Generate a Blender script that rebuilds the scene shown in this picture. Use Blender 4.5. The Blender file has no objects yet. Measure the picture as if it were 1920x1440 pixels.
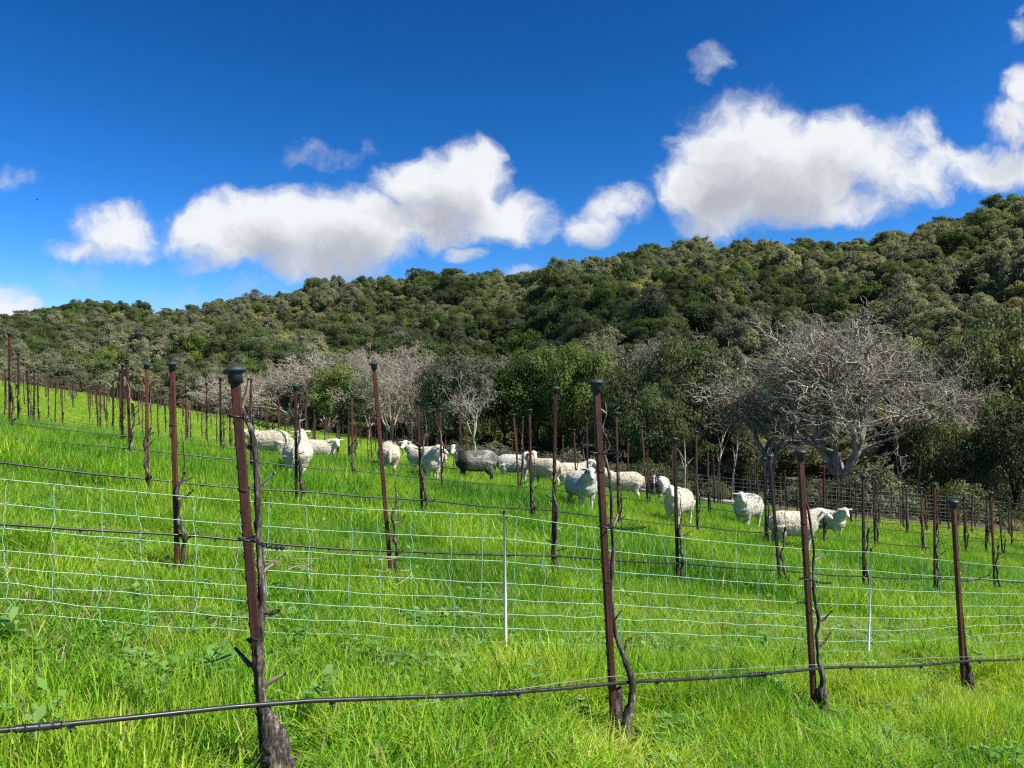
import bpy, bmesh, math, random
import numpy as np
from mathutils import Vector, Matrix, noise as mnoise

# ------------------------------------------------------------------ camera, sky, sun, exposure
SC = bpy.context.scene
COL = SC.collection
F = 1423.0            # focal length in photo pixels (1920 wide)
EYE = 1.78            # eye height above the ground under the camera
rad = math.radians

cam_d = bpy.data.cameras.new("camera")
cam = bpy.data.objects.new("camera", cam_d)
COL.objects.link(cam)
cam.location = (0, 0, EYE)
cam.rotation_euler = (rad(90), 0, 0)
cam_d.sensor_width = 36
cam_d.lens = 36 * F / 1920
cam_d.clip_start = 0.05
cam_d.clip_end = 6000
SC.camera = cam

SUN_AZ, SUN_EL = 112.0, 49.0        # degrees to the right of the view direction, degrees up
SUN_DIR = Vector((math.sin(rad(SUN_AZ)) * math.cos(rad(SUN_EL)), math.cos(rad(SUN_AZ)) * math.cos(rad(SUN_EL)), math.sin(rad(SUN_EL))))
sun_d = bpy.data.lights.new("sun", 'SUN')
sun_d.energy = 4.6
sun_d.angle = rad(0.5)
sun_d.color = (1.0, 0.95, 0.86)
sun = bpy.data.objects.new("sun", sun_d)
COL.objects.link(sun)
sun.location = (200, 50, 300)
sun.rotation_euler = SUN_DIR.to_track_quat('Z', 'Y').to_euler()

SC.view_settings.view_transform = 'Standard'
SC.view_settings.look = 'None'
SC.view_settings.exposure = 0.72
SC.view_settings.gamma = 1.0
SC.view_settings.use_curve_mapping = False
SC.render.engine = 'CYCLES'
SC.cycles.max_bounces = 7
SC.cycles.diffuse_bounces = 5
SC.cycles.transmission_bounces = 4
SC.cycles.transparent_max_bounces = 24
SC.cycles.use_denoising = False
SC.cycles.filter_width = 1.25


class X:
    """a socket with arithmetic"""
    def __init__(s, nt, sock):
        s.nt, s.k = nt, sock

    def m(s, op, *args, clamp=False):
        n = s.nt.nodes.new('ShaderNodeMath')
        n.operation = op
        n.use_clamp = clamp
        for i, a in enumerate((s,) + args):
            if isinstance(a, X):
                s.nt.links.new(a.k, n.inputs[i])
            else:
                n.inputs[i].default_value = a
        return X(s.nt, n.outputs[0])
    def __add__(s, o): return s.m('ADD', o)
    def __sub__(s, o): return s.m('SUBTRACT', o)
    def __mul__(s, o): return s.m('MULTIPLY', o)
    def __truediv__(s, o): return s.m('DIVIDE', o)
    def step(s, a, b):
        n = s.nt.nodes.new('ShaderNodeMapRange')
        n.interpolation_type = 'SMOOTHSTEP'
        s.nt.links.new(s.k, n.inputs[0])
        n.inputs[1].default_value = a
        n.inputs[2].default_value = b
        return X(s.nt, n.outputs[0])
    def lin(s, a, b, c=0.0, d=1.0):
        n = s.nt.nodes.new('ShaderNodeMapRange')
        s.nt.links.new(s.k, n.inputs[0])
        for i, q in enumerate((a, b, c, d)):
            n.inputs[i + 1].default_value = q
        return X(s.nt, n.outputs[0])


def vnode(nt, op, a, b=None, c=None, out=0):
    n = nt.nodes.new('ShaderNodeVectorMath')
    n.operation = op
    for i, q in enumerate((a, b, c)):
        if q is None:
            continue
        if isinstance(q, X):
            nt.links.new(q.k, n.inputs[i])
        else:
            n.inputs[i].default_value = q
    return X(nt, n.outputs[out])


def noise_n(nt, vec, scale, detail=4, rough=0.55, color=False, dim='3D'):
    n = nt.nodes.new('ShaderNodeTexNoise')
    n.noise_dimensions = dim
    n.inputs['Scale'].default_value = scale
    n.inputs['Detail'].default_value = detail
    n.inputs['Roughness'].default_value = rough
    if vec is not None:
        nt.links.new(vec.k, n.inputs['Vector'])
    return X(nt, n.outputs['Color' if color else 'Fac'])


def mixc(nt, fac, a, b, mode='MIX'):
    n = nt.nodes.new('ShaderNodeMix')
    n.data_type = 'RGBA'
    n.blend_type = mode
    for i, q in ((0, fac), (6, a), (7, b)):
        if isinstance(q, X):
            nt.links.new(q.k, n.inputs[i])
        elif i == 0:
            n.inputs[0].default_value = q
        else:
            n.inputs[i].default_value = tuple(q) + (1,) if len(q) == 3 else q
    return X(nt, n.outputs[2])


# cloud lobes: photo pixel centre, half sizes, weight
CLOUDS = [
    (222, 430, 100, 62, .95), (160, 468, 80, 26, .6), (250, 470, 70, 24, .55),
    (400, 430, 95, 62, .95), (520, 425, 150, 78, 1.15), (650, 430, 150, 85, 1.15), (590, 492, 150, 40, .8), (450, 470, 130, 42, .85),
    (770, 345, 85, 62, 1.0), (860, 350, 110, 78, 1.15), (900, 320, 60, 58, .95), (940, 410, 110, 56, 1.0), (800, 420, 130, 60, .85), (1015, 425, 45, 36, .55),
    (870, 480, 50, 25, .62), (375, 502, 55, 20, .45), (142, 517, 62, 26, .30), (715, 497, 35, 22, .32), (985, 522, 60, 16, .45), (450, 545, 130, 30, .16), (310, 558, 50, 24, .2),
    (1105, 425, 62, 40, .72), (1150, 385, 66, 44, .72), (1170, 362, 40, 24, .45),
    (1400, 300, 150, 108, 1.2), (1330, 345, 118, 72, 1.1), (1480, 330, 165, 92, 1.2), (1385, 225, 105, 58, .6), (1420, 388, 170, 50, .95), (1330, 415, 72, 34, .75),
    (1520, 395, 190, 42, .8), (1690, 365, 90, 30, .6), (1570, 285, 110, 74, 1.0), (1600, 385, 70, 34, .55), (1650, 300, 100, 70, .78), (1720, 335, 95, 52, .85), (1722, 250, 46, 56, .62), (1775, 290, 90, 40, .7), (1860, 300, 125, 46, .9), (1900, 225, 66, 52, .75), (1925, 165, 48, 60, .7),
    (1340, 118, 44, 34, .46), (1325, 142, 30, 24, .30), (600, 290, 84, 30, .26), (690, 265, 38, 24, .15), (20, 332, 62, 26, .26), (5, 575, 85, 56, .8), (1920, 55, 30, 34, .4), (1925, 20, 20, 24, .3),
]


def build_world():
    w = bpy.data.worlds.new("World")
    SC.world = w
    w.use_nodes = True
    nt = w.node_tree
    nt.nodes.clear()
    # lobe field as a group
    g = bpy.data.node_groups.new("cloud_field", 'ShaderNodeTree')
    g.interface.new_socket("p", in_out='INPUT', socket_type='NodeSocketVector')
    g.interface.new_socket("d", in_out='OUTPUT', socket_type='NodeSocketFloat')
    gi = g.nodes.new('NodeGroupInput')
    go = g.nodes.new('NodeGroupOutput')
    p = X(g, gi.outputs[0])
    acc = None
    for cx, cy, rx, ry, wt in CLOUDS:
        kk = 1.10 if rx > 60 else .92
        rx, ry = rx * kk, ry * kk
        cx, cy, rx, ry = (cx - 960) / F, (720 - cy) / F, rx / F, ry / F
        q = vnode(g, 'MULTIPLY_ADD', p, (1 / rx, 1 / ry, 0), (-cx / rx, -cy / ry, 0))
        l2 = vnode(g, 'DOT_PRODUCT', q, q, out=1)
        v = l2.m('MULTIPLY_ADD', -wt, wt)
        if acc is None:
            acc = v
        else:
            n = g.nodes.new('ShaderNodeMath')
            n.operation = 'SMOOTH_MAX'
            g.links.new(acc.k, n.inputs[0])
            g.links.new(v.k, n.inputs[1])
            n.inputs[2].default_value = 0.18
            acc = X(g, n.outputs[0])
    g.links.new(acc.k, go.inputs[0])

    tc = nt.nodes.new('ShaderNodeTexCoord')
    sep = nt.nodes.new('ShaderNodeSeparateXYZ')
    nt.links.new(tc.outputs['Generated'], sep.inputs[0])
    dx, dy, dz = (X(nt, sep.outputs[i]) for i in range(3))
    dyc = dy.m('MAXIMUM', 0.06)
    comb = nt.nodes.new('ShaderNodeCombineXYZ')
    nt.links.new((dx / dyc).k, comb.inputs[0])
    nt.links.new((dz / dyc).k, comb.inputs[1])
    P = X(nt, comb.outputs[0])

    def warp(vec, scale, amt, detail=3):
        n = noise_n(nt, vec, scale, detail, .6, color=True)
        n = vnode(nt, 'SUBTRACT', n, (.5, .5, .5))
        return vnode(nt, 'MULTIPLY_ADD', n, (amt, amt, 0), vec)
    Pw = warp(P, 7.0, 0.085)
    Pw = warp(Pw, 26.0, 0.030, 5)

    def field(vec):
        n = nt.nodes.new('ShaderNodeGroup')
        n.node_tree = g
        nt.links.new(vec.k, n.inputs[0])
        return X(nt, n.outputs[0])
    f1 = field(Pw)
    fb = noise_n(nt, Pw, 17.0, 10, .66) - .5
    fb2 = noise_n(nt, P, 5.0, 4, .5) - .5
    fw = noise_n(nt, Pw, 46.0, 7, .68) - .5
    dens = f1 + fb * 1.05 + fb2 * .40 + fw * .60
    alpha = dens.step(-.04, .82)
    up = vnode(nt, 'ADD', Pw, (.016, .046, 0))
    bil = noise_n(nt, Pw, 13.0, 6, .58) - .5
    f2 = field(up) + fb * .3 + fb2 * .6 + bil * 1.3
    shade = f2.step(.25, 1.35)
    thin = dens.step(.0, .85)
    # sky
    sky = nt.nodes.new('ShaderNodeTexSky')
    sky.sky_type = 'NISHITA'
    sky.sun_disc = False
    sky.sun_elevation = rad(SUN_EL)
    sky.sun_rotation = rad(SUN_AZ)
    sky.altitude = 300
    sky.air_density = 1.0
    sky.dust_density = 0.25
    sky.ozone_density = 2.4
    hs = nt.nodes.new('ShaderNodeHueSaturation')
    hs.inputs['Saturation'].default_value = 1.22
    hs.inputs['Value'].default_value = 1.0
    nt.links.new(sky.outputs[0], hs.inputs['Color'])
    # deep clear-air blue: steepen each channel of the sky's own gradient
    sp = nt.nodes.new('ShaderNodeSeparateColor')
    nt.links.new(hs.outputs[0], sp.inputs[0])
    cb = nt.nodes.new('ShaderNodeCombineColor')
    for i, (e, k) in enumerate(((1.92, 1.71), (1.46, 1.43), (1.70, 2.2))):
        q = (X(nt, sp.outputs[i]) * .1).m('POWER', e) * (k * 10.6 / 1.65)
        nt.links.new(q.k, cb.inputs[i])
    base = X(nt, cb.outputs[0])
    white = mixc(nt, shade, (5.65, 5.75, 5.85), (2.95, 3.1, 3.4))
    thincol = mixc(nt, thin, (3.0, 3.4, 4.4), white)
    front = dy.step(0.05, 0.2)
    al = alpha * front
    al = al * dz.step(-0.02, 0.02)
    out = mixc(nt, al * .95, base, thincol)
    bg = nt.nodes.new('ShaderNodeBackground')
    bg.inputs['Strength'].default_value = 0.10
    nt.links.new(out.k, bg.inputs['Color'])
    wo = nt.nodes.new('ShaderNodeOutputWorld')
    nt.links.new(bg.outputs[0], wo.inputs[0])


build_world()

# ------------------------------------------------------------------ terrain function
C, S_ = math.cos(rad(34.5)), math.sin(rad(34.5))      # vine rows run along (C, S_)


def hermite(xs, ys):
    xs, ys = np.array(xs, float), np.array(ys, float)
    d = np.diff(ys) / np.diff(xs)
    m = np.zeros_like(ys)
    m[0], m[-1] = d[0], d[-1]
    for i in range(1, len(xs) - 1):
        m[i] = 0 if d[i - 1] * d[i] <= 0 else 2 * d[i - 1] * d[i] / (d[i - 1] + d[i])

    def f(x):
        x = np.asarray(x, float)
        xc = np.clip(x, xs[0], xs[-1])
        k = np.clip(np.searchsorted(xs, xc) - 1, 0, len(xs) - 2)
        h = xs[k + 1] - xs[k]
        t = (xc - xs[k]) / h
        t2, t3 = t * t, t * t * t
        return (2 * t3 - 3 * t2 + 1) * ys[k] + (t3 - 2 * t2 + t) * h * m[k] + (3 * t2 - 2 * t3) * ys[k + 1] + (t3 - t2) * h * m[k + 1]
    return f


PROF_V = hermite([-200, 0, 4, 7.1, 10.8, 14.5, 18.2, 22, 26, 35, 50, 58, 93, 157, 260],
                 [-.5, 0, 0,   .12, .30, .40, .42, .36, .15, -.1, 0, .3, 1.1, 2.2, 3.2])
PROF_U = hermite([-400, -150, -40, 0, 20, 60, 140, 400], [30, 16, 6.2, 0, -3.4, -9.2, -19, -40])
# azimuth tables (photo x pixel)
PX = lambda x: math.atan((x - 960) / F)
EDGE_R = hermite([-3.2, -1.2, PX(0), PX(400), PX(675), PX(940), PX(1206), PX(1517), PX(1888), 1.0, 1.6, 3.2],
                 [160, 160, 135 * 1.207, 110 * 1.074, 92 * 1.02, 68, 52 * 1.015, 46 * 1.075, 46 * 1.193, 58, 90, 160])
SKY_X = [-300, 0, 60, 150, 230, 300, 360, 430, 520, 600, 700, 780, 860, 930, 975, 1020, 1100, 1180, 1240, 1330, 1400, 1500, 1560, 1640, 1700, 1760, 1850, 1920, 2200]
SKY_Y = [640, 602, 582, 567, 564, 570, 573, 562, 548, 528, 522, 523, 527, 532, 530, 513, 495, 481, 471, 473, 471, 467, 471, 457, 440, 414, 388, 374, 330]
RIDGE_T = hermite([PX(x) for x in SKY_X], [(720 - y) / F for y in SKY_Y])
RIDGE_R = hermite([-1.2, PX(0), PX(500), PX(930), PX(1000), PX(1300), PX(1920), 1.2], [420, 420, 360, 350, 345, 320, 290, 290])
TREE_H = 5.2


def vnoise(x, y, seed=0):
    """smooth value noise, vectorised, about -1..1"""
    x, y = np.asarray(x, float), np.asarray(y, float)
    xi, yi = np.floor(x).astype(np.int64), np.floor(y).astype(np.int64)
    fx, fy = x - xi, y - yi
    fx, fy = fx * fx * (3 - 2 * fx), fy * fy * (3 - 2 * fy)

    def h(a, b):
        n = (a * 374761393 + b * 668265263 + seed * 974634777) & 0x7fffffff
        n = ((n ^ (n >> 13)) * 1274126177) & 0x7fffffff
        return ((n ^ (n >> 16)) & 0xffff) / 32767.5 - 1
    return (h(xi, yi) * (1 - fx) + h(xi + 1, yi) * fx) * (1 - fy) + (h(xi, yi + 1) * (1 - fx) + h(xi + 1, yi + 1) * fx) * fy


def sstep(a, b, x):
    t = np.clip((x - a) / (b - a), 0, 1)
    return t * t * (3 - 2 * t)


def field_h(x, y):
    u, v = C * x + S_ * y, -S_ * x + C * y
    h = EYE - 1.57 + PROF_U(u) + PROF_V(v)
    h = h + .36 * np.exp(-((u - 15.5) / 8.5) ** 2 - ((v - 18.5) / 6) ** 2)
    return h + .02 * vnoise(x * .7, y * .7, 3) + .07 * vnoise(x * .17, y * .17, 5) * sstep(5, 14, np.hypot(x, y)) + .10 * sstep(1.2, -.6, u)


def height(x, y):
    x, y = np.asarray(x, float), np.asarray(y, float)
    r = np.hypot(x, y)
    a = np.arctan2(x, y)
    re = EDGE_R(a)
    h = field_h(x, y)
    # field value at the edge, carried outwards
    k = re / np.maximum(r, 1e-6)
    he = field_h(x * k, y * k)
    rb = re + np.interp(a, [PX(0), PX(500), PX(900), PX(1300), PX(1900)], [12, 22, 32, 34, 30])
    rr = RIDGE_R(a)
    ridge = EYE + RIDGE_T(np.clip(a, PX(-300), PX(2200))) * rr * np.cos(np.clip(a, -.9, .9)) - TREE_H
    ridge = np.where(np.abs(a) > .9, EYE + 45, ridge)
    t = (r - rb) / (rr - rb)
    tc = np.clip(t, 0, 1)
    lo = he - 1.2 * sstep(1, 14, r - re)
    spur = vnoise(a * 7 + 3.4, r * .006, 11) * 10 + vnoise(x * .02, y * .02, 12) * 4.5
    hill = lo + (ridge - lo) * (tc ** .93) + spur * np.sin(np.pi * tc) * sstep(0, .2, tc)
    hill = np.where(t > 1, ridge - (r - rr) * .22, hill)
    hill = np.maximum(hill, -30)
    w = sstep(0, 1, (r - re))
    front = np.where(r > re, 1.0, 0.0)
    return np.where(front > 0, h * (1 - w) + hill * w, h)


def H(x, y):
    return float(height(x, y))


def at_row(px, v):
    """point on the vine row v seen at photo column px"""
    s = (px - 960) / F
    z = v / (C - S_ * s)
    return s * z, z


def ray(px, py, z):
    return Vector(((px - 960) / F * z, z, EYE + (720 - py) / F * z))


# ------------------------------------------------------------------ object helpers
def tag(o, label=None, cat=None, group=None, kind=None):
    if label: o['label'] = label
    if cat: o['category'] = cat
    if group: o['group'] = group
    if kind: o['kind'] = kind
    return o


def empty(name, loc=(0, 0, 0), rz=0.0):
    o = bpy.data.objects.new(name, None)
    o.empty_display_size = .1
    COL.objects.link(o)
    o.location = loc
    o.rotation_euler = (0, 0, rz)
    return o


class MB:
    def __init__(s):
        s.v, s.f, s.m, s.n = [], [], [], 0
        s.at = []
    def add(s, v, f, mat=0, val=0.0):
        v = np.asarray(v, float).reshape(-1, 3)
        s.v.append(v)
        off = s.n
        s.f.extend([tuple(i + off for i in q) for q in f])
        s.m.extend([mat] * len(f))
        s.at.append(np.full(len(v), val) if np.isscalar(val) else np.asarray(val))
        s.n += len(v)
        return s
    def tube(s, pts, r, sides=6, mat=0, cap=True, val=0.0):
        v, f = tube(pts, r, sides, cap)
        return s.add(v, f, mat, val)
    def mesh(s, name, mats, smooth=True, attr=None):
        me = bpy.data.meshes.new(name)
        me.from_pydata(np.concatenate(s.v).tolist() if s.v else [], [], s.f)
        for m in mats: me.materials.append(m)
        if len(mats) > 1:
            me.polygons.foreach_set('material_index', s.m)
        if smooth:
            me.polygons.foreach_set('use_smooth', [True] * len(me.polygons))
        if attr:
            a = me.attributes.new(attr, 'FLOAT', 'POINT')
            a.data.foreach_set('value', np.concatenate(s.at).astype(np.float32))
        me.update()
        return me


def tube(pts, r, sides=6, cap=True):
    P = np.asarray(pts, float)
    n = len(P)
    r = np.full(n, r, float) if np.isscalar(r) else np.asarray(r, float)
    T = np.gradient(P, axis=0)
    T /= np.linalg.norm(T, axis=1)[:, None] + 1e-12
    ref = np.array([0, 0, 1.0]) if abs(T[0][2]) < .9 else np.array([1.0, 0, 0])
    V = np.zeros((n, sides, 3))
    ang = np.arange(sides) * 2 * math.pi / sides
    ca, sa = np.cos(ang), np.sin(ang)
    for i in range(n):
        a = np.cross(T[i], ref)
        a /= np.linalg.norm(a) + 1e-12
        b = np.cross(T[i], a)
        ref = -np.cross(T[i], a) if False else np.cross(a, T[i])
        V[i] = P[i] + r[i] * (ca[:, None] * a + sa[:, None] * b)
    f = []
    for i in range(n - 1):
        for k in range(sides):
            k2 = (k + 1) % sides
            f.append((i * sides + k, i * sides + k2, (i + 1) * sides + k2, (i + 1) * sides + k))
    if cap:
        f.append(tuple(range(sides)))
        f.append(tuple((n - 1) * sides + k for k in reversed(range(sides))))
    return V.reshape(-1, 3), f


def quads_mesh(name, V, nper, faces, mats, attrs=None, smooth=False):
    """many copies of one small polygon set: V (N*nper,3), faces list of index tuples of one copy"""
    N = len(V) // nper
    me = bpy.data.meshes.new(name)
    me.vertices.add(len(V))
    me.vertices.foreach_set('co', np.ascontiguousarray(V, np.float32).ravel())
    sizes = [len(q) for q in faces]
    flat = np.concatenate([np.array(q) for q in faces])
    idx = (np.arange(N)[:, None] * nper + flat[None, :]).ravel()
    me.loops.add(len(idx))
    me.loops.foreach_set('vertex_index', idx.astype(np.int32))
    tot = np.tile(np.array(sizes), N)
    me.polygons.add(len(tot))
    me.polygons.foreach_set('loop_start', np.concatenate([[0], np.cumsum(tot)[:-1]]).astype(np.int32))
    me.polygons.foreach_set('loop_total', tot.astype(np.int32))
    if smooth:
        me.polygons.foreach_set('use_smooth', np.ones(len(tot), bool))
    for m in mats: me.materials.append(m)
    for k, a in (attrs or {}).items():
        t = me.attributes.new(k, 'FLOAT', 'POINT')
        t.data.foreach_set('value', np.asarray(a, np.float32))
    me.update()
    me.validate()
    return me


def obj(name, me, parent=None, loc=(0, 0, 0), rot=(0, 0, 0), scale=None):
    o = bpy.data.objects.new(name, me)
    COL.objects.link(o)
    o.parent = parent
    o.location = loc
    o.rotation_euler = rot
    if scale is not None:
        o.scale = (scale,) * 3 if np.isscalar(scale) else scale
    return o


# ------------------------------------------------------------------ materials
def new_mat(name):
    m = bpy.data.materials.new(name)
    m.use_nodes = True
    nt = m.node_tree
    nt.nodes.clear()
    out = nt.nodes.new('ShaderNodeOutputMaterial')
    return m, nt, out


def principled(nt, out, color=None, rough=.7, **kw):
    b = nt.nodes.new('ShaderNodeBsdfPrincipled')
    if isinstance(color, X):
        nt.links.new(color.k, b.inputs['Base Color'])
    elif color is not None:
        b.inputs['Base Color'].default_value = tuple(color) + (1,)
    if isinstance(rough, X):
        nt.links.new(rough.k, b.inputs['Roughness'])
    else:
        b.inputs['Roughness'].default_value = rough
    for k, v in kw.items():
        b.inputs[k].default_value = v
    nt.links.new(b.outputs[0], out.inputs['Surface'])
    return b


def bump(nt, bsdf, h, dist=.01, strength=.6):
    n = nt.nodes.new('ShaderNodeBump')
    n.inputs['Strength'].default_value = strength
    n.inputs['Distance'].default_value = dist
    nt.links.new(h.k, n.inputs['Height'])
    nt.links.new(n.outputs[0], bsdf.inputs['Normal'])


def tcoord(nt, kind='Object'):
    return X(nt, nt.nodes.new('ShaderNodeTexCoord').outputs[kind])


def objrand(nt):
    return X(nt, nt.nodes.new('ShaderNodeObjectInfo').outputs['Random'])


def attr(nt, name, out='Fac'):
    n = nt.nodes.new('ShaderNodeAttribute')
    n.attribute_name = name
    return X(nt, n.outputs[out])


def ramp(nt, fac, stops):
    n = nt.nodes.new('ShaderNodeValToRGB')
    e = n.color_ramp.elements
    while len(e) < len(stops): e.new(.5)
    for q, (p, c) in zip(e, stops):
        q.position = p
        q.color = tuple(c) + (1,)
    nt.links.new(fac.k, n.inputs[0])
    return X(nt, n.outputs[0])


def leaf_mat(name, stops, trans=.4, tint=None, rough=.6, spec=.25):
    """foliage: colour from the per-leaf attribute and the tree, part light through the leaf"""
    m, nt, out = new_mat(name)
    a = attr(nt, 'rnd')
    r = objrand(nt)
    f = (a * .6 + r * .4)
    c = ramp(nt, f, stops)
    b = nt.nodes.new('ShaderNodeBsdfPrincipled')
    nt.links.new(c.k, b.inputs['Base Color'])
    b.inputs['Roughness'].default_value = rough
    b.inputs['Specular IOR Level'].default_value = spec
    t = nt.nodes.new('ShaderNodeBsdfTranslucent')
    tc_ = mixc(nt, 1.0, c, tint or (1.2, 1.1, .6), 'MULTIPLY')
    nt.links.new(tc_.k, t.inputs[0])
    mx = nt.nodes.new('ShaderNodeMixShader')
    mx.inputs[0].default_value = trans
    nt.links.new(b.outputs[0], mx.inputs[1])
    nt.links.new(t.outputs[0], mx.inputs[2])
    nt.links.new(mx.outputs[0], out.inputs['Surface'])
    return m


def grass_mat(name, stops, trans=.45):
    m, nt, out = new_mat(name)
    a = attr(nt, 'rnd')
    loc = X(nt, nt.nodes.new('ShaderNodeObjectInfo').outputs['Location'])
    big = noise_n(nt, loc, .35, 3, .6)
    r = objrand(nt)
    vrow = vnode(nt, 'DOT_PRODUCT', loc, (-S_, C, 0), out=1)
    cool = vrow.step(3.8, 7.5) * .13
    mid = noise_n(nt, loc, 1.3, 3, .6)
    f = a * .52 + (big - .5) * 1.2 + (mid - .5) * .6 + r * .2 + .14 - cool
    c = ramp(nt, f, stops)
    # some dry straw blades
    dry = a.m('GREATER_THAN', .95)
    c = mixc(nt, dry, c, (.46, .40, .18))
    b = nt.nodes.new('ShaderNodeBsdfPrincipled')
    nt.links.new(c.k, b.inputs['Base Color'])
    b.inputs['Roughness'].default_value = .42
    b.inputs['Specular IOR Level'].default_value = .25
    t = nt.nodes.new('ShaderNodeBsdfTranslucent')
    tc_ = mixc(nt, 1.0, c, (1.22, 1.12, .6), 'MULTIPLY')
    nt.links.new(tc_.k, t.inputs[0])
    mx = nt.nodes.new('ShaderNodeMixShader')
    mx.inputs[0].default_value = trans
    nt.links.new(b.outputs[0], mx.inputs[1])
    nt.links.new(t.outputs[0], mx.inputs[2])
    nt.links.new(mx.outputs[0], out.inputs['Surface'])
    return m


def mat_ground():
    m, nt, out = new_mat("ground_soil_and_turf")
    p = tcoord(nt, 'Object')
    wood = attr(nt, 'wood')
    n1 = noise_n(nt, p, .25, 5, .6)
    n2 = noise_n(nt, p, 3.0, 5, .65)
    turf = ramp(nt, n1 * .6 + n2 * .4, [(.3, (.10, .22, .015)), (.5, (.17, .32, .02)), (.7, (.24, .38, .03))])
    litter = ramp(nt, n2 * .7 + n1 * .3, [(.3, (.035, .028, .018)), (.5, (.07, .055, .032)), (.6, (.12, .11, .05)), (.75, (.20, .22, .06))])
    soil = ramp(nt, n2, [(.3, (.030, .034, .012)), (.55, (.055, .065, .02)), (.75, (.10, .10, .04))])
    turf = mixc(nt, attr(nt, 'thin'), soil, turf)
    c = mixc(nt, wood, turf, litter)
    b = principled(nt, out, c, .9)
    bump(nt, b, n2, .06, .8)
    return m


def mat_rust():
    m, nt, out = new_mat("rusted_steel")
    p = tcoord(nt)
    st = vnode(nt, 'MULTIPLY', p, (30, 30, 3.0))
    n = noise_n(nt, st, 1.0, 6, .65)
    n2 = noise_n(nt, p, 45, 4, .6)
    r = objrand(nt)
    f = n * .6 + n2 * .25 + r * .18
    c = ramp(nt, f, [(.36, (.016, .007, .006)), (.46, (.050, .016, .010)), (.55, (.098, .028, .016)), (.64, (.15, .05, .028)), (.76, (.25, .11, .065))])
    b = principled(nt, out, c, .62, Metallic=.1)
    bump(nt, b, n2, .002, .5)
    return m


def mat_plastic(name, col, rough=.45):
    m, nt, out = new_mat(name)
    p = tcoord(nt)
    n = noise_n(nt, p, 14, 4, .6)
    c = mixc(nt, n.lin(.35, .75), col, tuple(min(1, q * 2.2 + .012) for q in col))
    b = principled(nt, out, c, n.lin(.3, .7, rough - .1, rough + .18))
    return m


def mat_bark(name, stops, scale=1.0, stretch=.25, dist=.006):
    m, nt, out = new_mat(name)
    p = tcoord(nt)
    st = vnode(nt, 'MULTIPLY', p, (38 * scale, 38 * scale, 38 * scale * stretch))
    n = noise_n(nt, st, 1.0, 7, .7)
    n2 = noise_n(nt, p, 9 * scale, 4, .6)
    c = ramp(nt, n * .65 + n2 * .35, stops)
    b = principled(nt, out, c, .88)
    bump(nt, b, n, dist, 1.0)
    return m


def mat_flat(name, col, rough=.6, var=.25, scale=8):
    m, nt, out = new_mat(name)
    n = noise_n(nt, tcoord(nt), scale, 4, .6)
    c = mixc(nt, n.lin(.3, .7), tuple(q * (1 - var) for q in col), tuple(min(1, q * (1 + var)) for q in col))
    principled(nt, out, c, rough)
    return m


M = {}
M['ground'] = mat_ground()
M['rust'] = mat_rust()
M['cap'] = mat_plastic("weathered_black_plastic", (.016, .020, .026), .48)
M['hose'] = mat_plastic("black_hose_plastic", (.012, .013, .014), .36)
M['tie'] = mat_plastic("black_tie_plastic", (.012, .012, .012), .5)
M['vine'] = mat_bark("vine_bark", [(.38, (.008, .006, .005)), (.47, (.038, .028, .022)), (.53, (.115, .090, .070)), (.62, (.34, .29, .24))], 1.5, .12, .012)
M['cane'] = mat_flat("pale_cut_cane", (.36, .29, .21), .7, .35, 20)
M['net'] = mat_flat("pale_net_twine", (.52, .74, .68), .5, .12, 3)
M['knot'] = mat_flat("blue_net_knot", (.09, .48, .66), .45, .15, 30)
M['white'] = mat_flat("white_fibreglass", (.74, .77, .74), .4, .08, 5)
M['wire'] = mat_flat("galvanised_wire", (.30, .31, .30), .5, .2, 4)
M['oakbark'] = mat_bark("oak_bark", [(.3, (.02, .017, .014)), (.5, (.06, .05, .04)), (.7, (.13, .115, .095))], .12, .3, .03)
M['lichenbark'] = mat_bark("lichen_grey_bark", [(.38, (.11, .094, .068)), (.5, (.31, .27, .20)), (.62, (.52, .48, .36))], .12, .4, .02)
M['tanbark'] = mat_bark("tan_twig_bark", [(.38, (.15, .12, .085)), (.5, (.38, .325, .25)), (.62, (.56, .50, .40))], .12, .4, .02)
M['whitebark'] = mat_bark("pale_sycamore_bark", [(.3, (.20, .175, .14)), (.5, (.36, .33, .28)), (.7, (.52, .49, .43))], .12, .4, .01)
M['track'] = mat_flat("pale_gravel", (.34, .31, .27), .9, .2, 2)

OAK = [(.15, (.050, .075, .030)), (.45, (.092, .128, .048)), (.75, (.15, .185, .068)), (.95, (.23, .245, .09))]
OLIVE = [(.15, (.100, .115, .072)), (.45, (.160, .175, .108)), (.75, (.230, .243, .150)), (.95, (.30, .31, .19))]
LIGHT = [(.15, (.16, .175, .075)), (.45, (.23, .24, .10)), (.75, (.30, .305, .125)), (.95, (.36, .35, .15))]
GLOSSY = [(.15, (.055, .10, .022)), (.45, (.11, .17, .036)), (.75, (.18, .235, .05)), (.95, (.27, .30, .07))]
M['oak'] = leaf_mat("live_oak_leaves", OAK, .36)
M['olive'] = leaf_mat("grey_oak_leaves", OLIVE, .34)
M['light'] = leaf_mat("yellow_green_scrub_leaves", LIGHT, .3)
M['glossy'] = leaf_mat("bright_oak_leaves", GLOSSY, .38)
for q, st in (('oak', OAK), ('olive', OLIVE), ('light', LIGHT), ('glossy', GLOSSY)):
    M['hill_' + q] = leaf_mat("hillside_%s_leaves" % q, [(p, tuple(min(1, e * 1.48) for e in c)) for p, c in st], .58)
M['weed'] = leaf_mat("pale_broad_leaf", [(.1, (.10, .26, .04)), (.5, (.16, .34, .06)), (.9, (.26, .42, .12))], .35)
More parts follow.
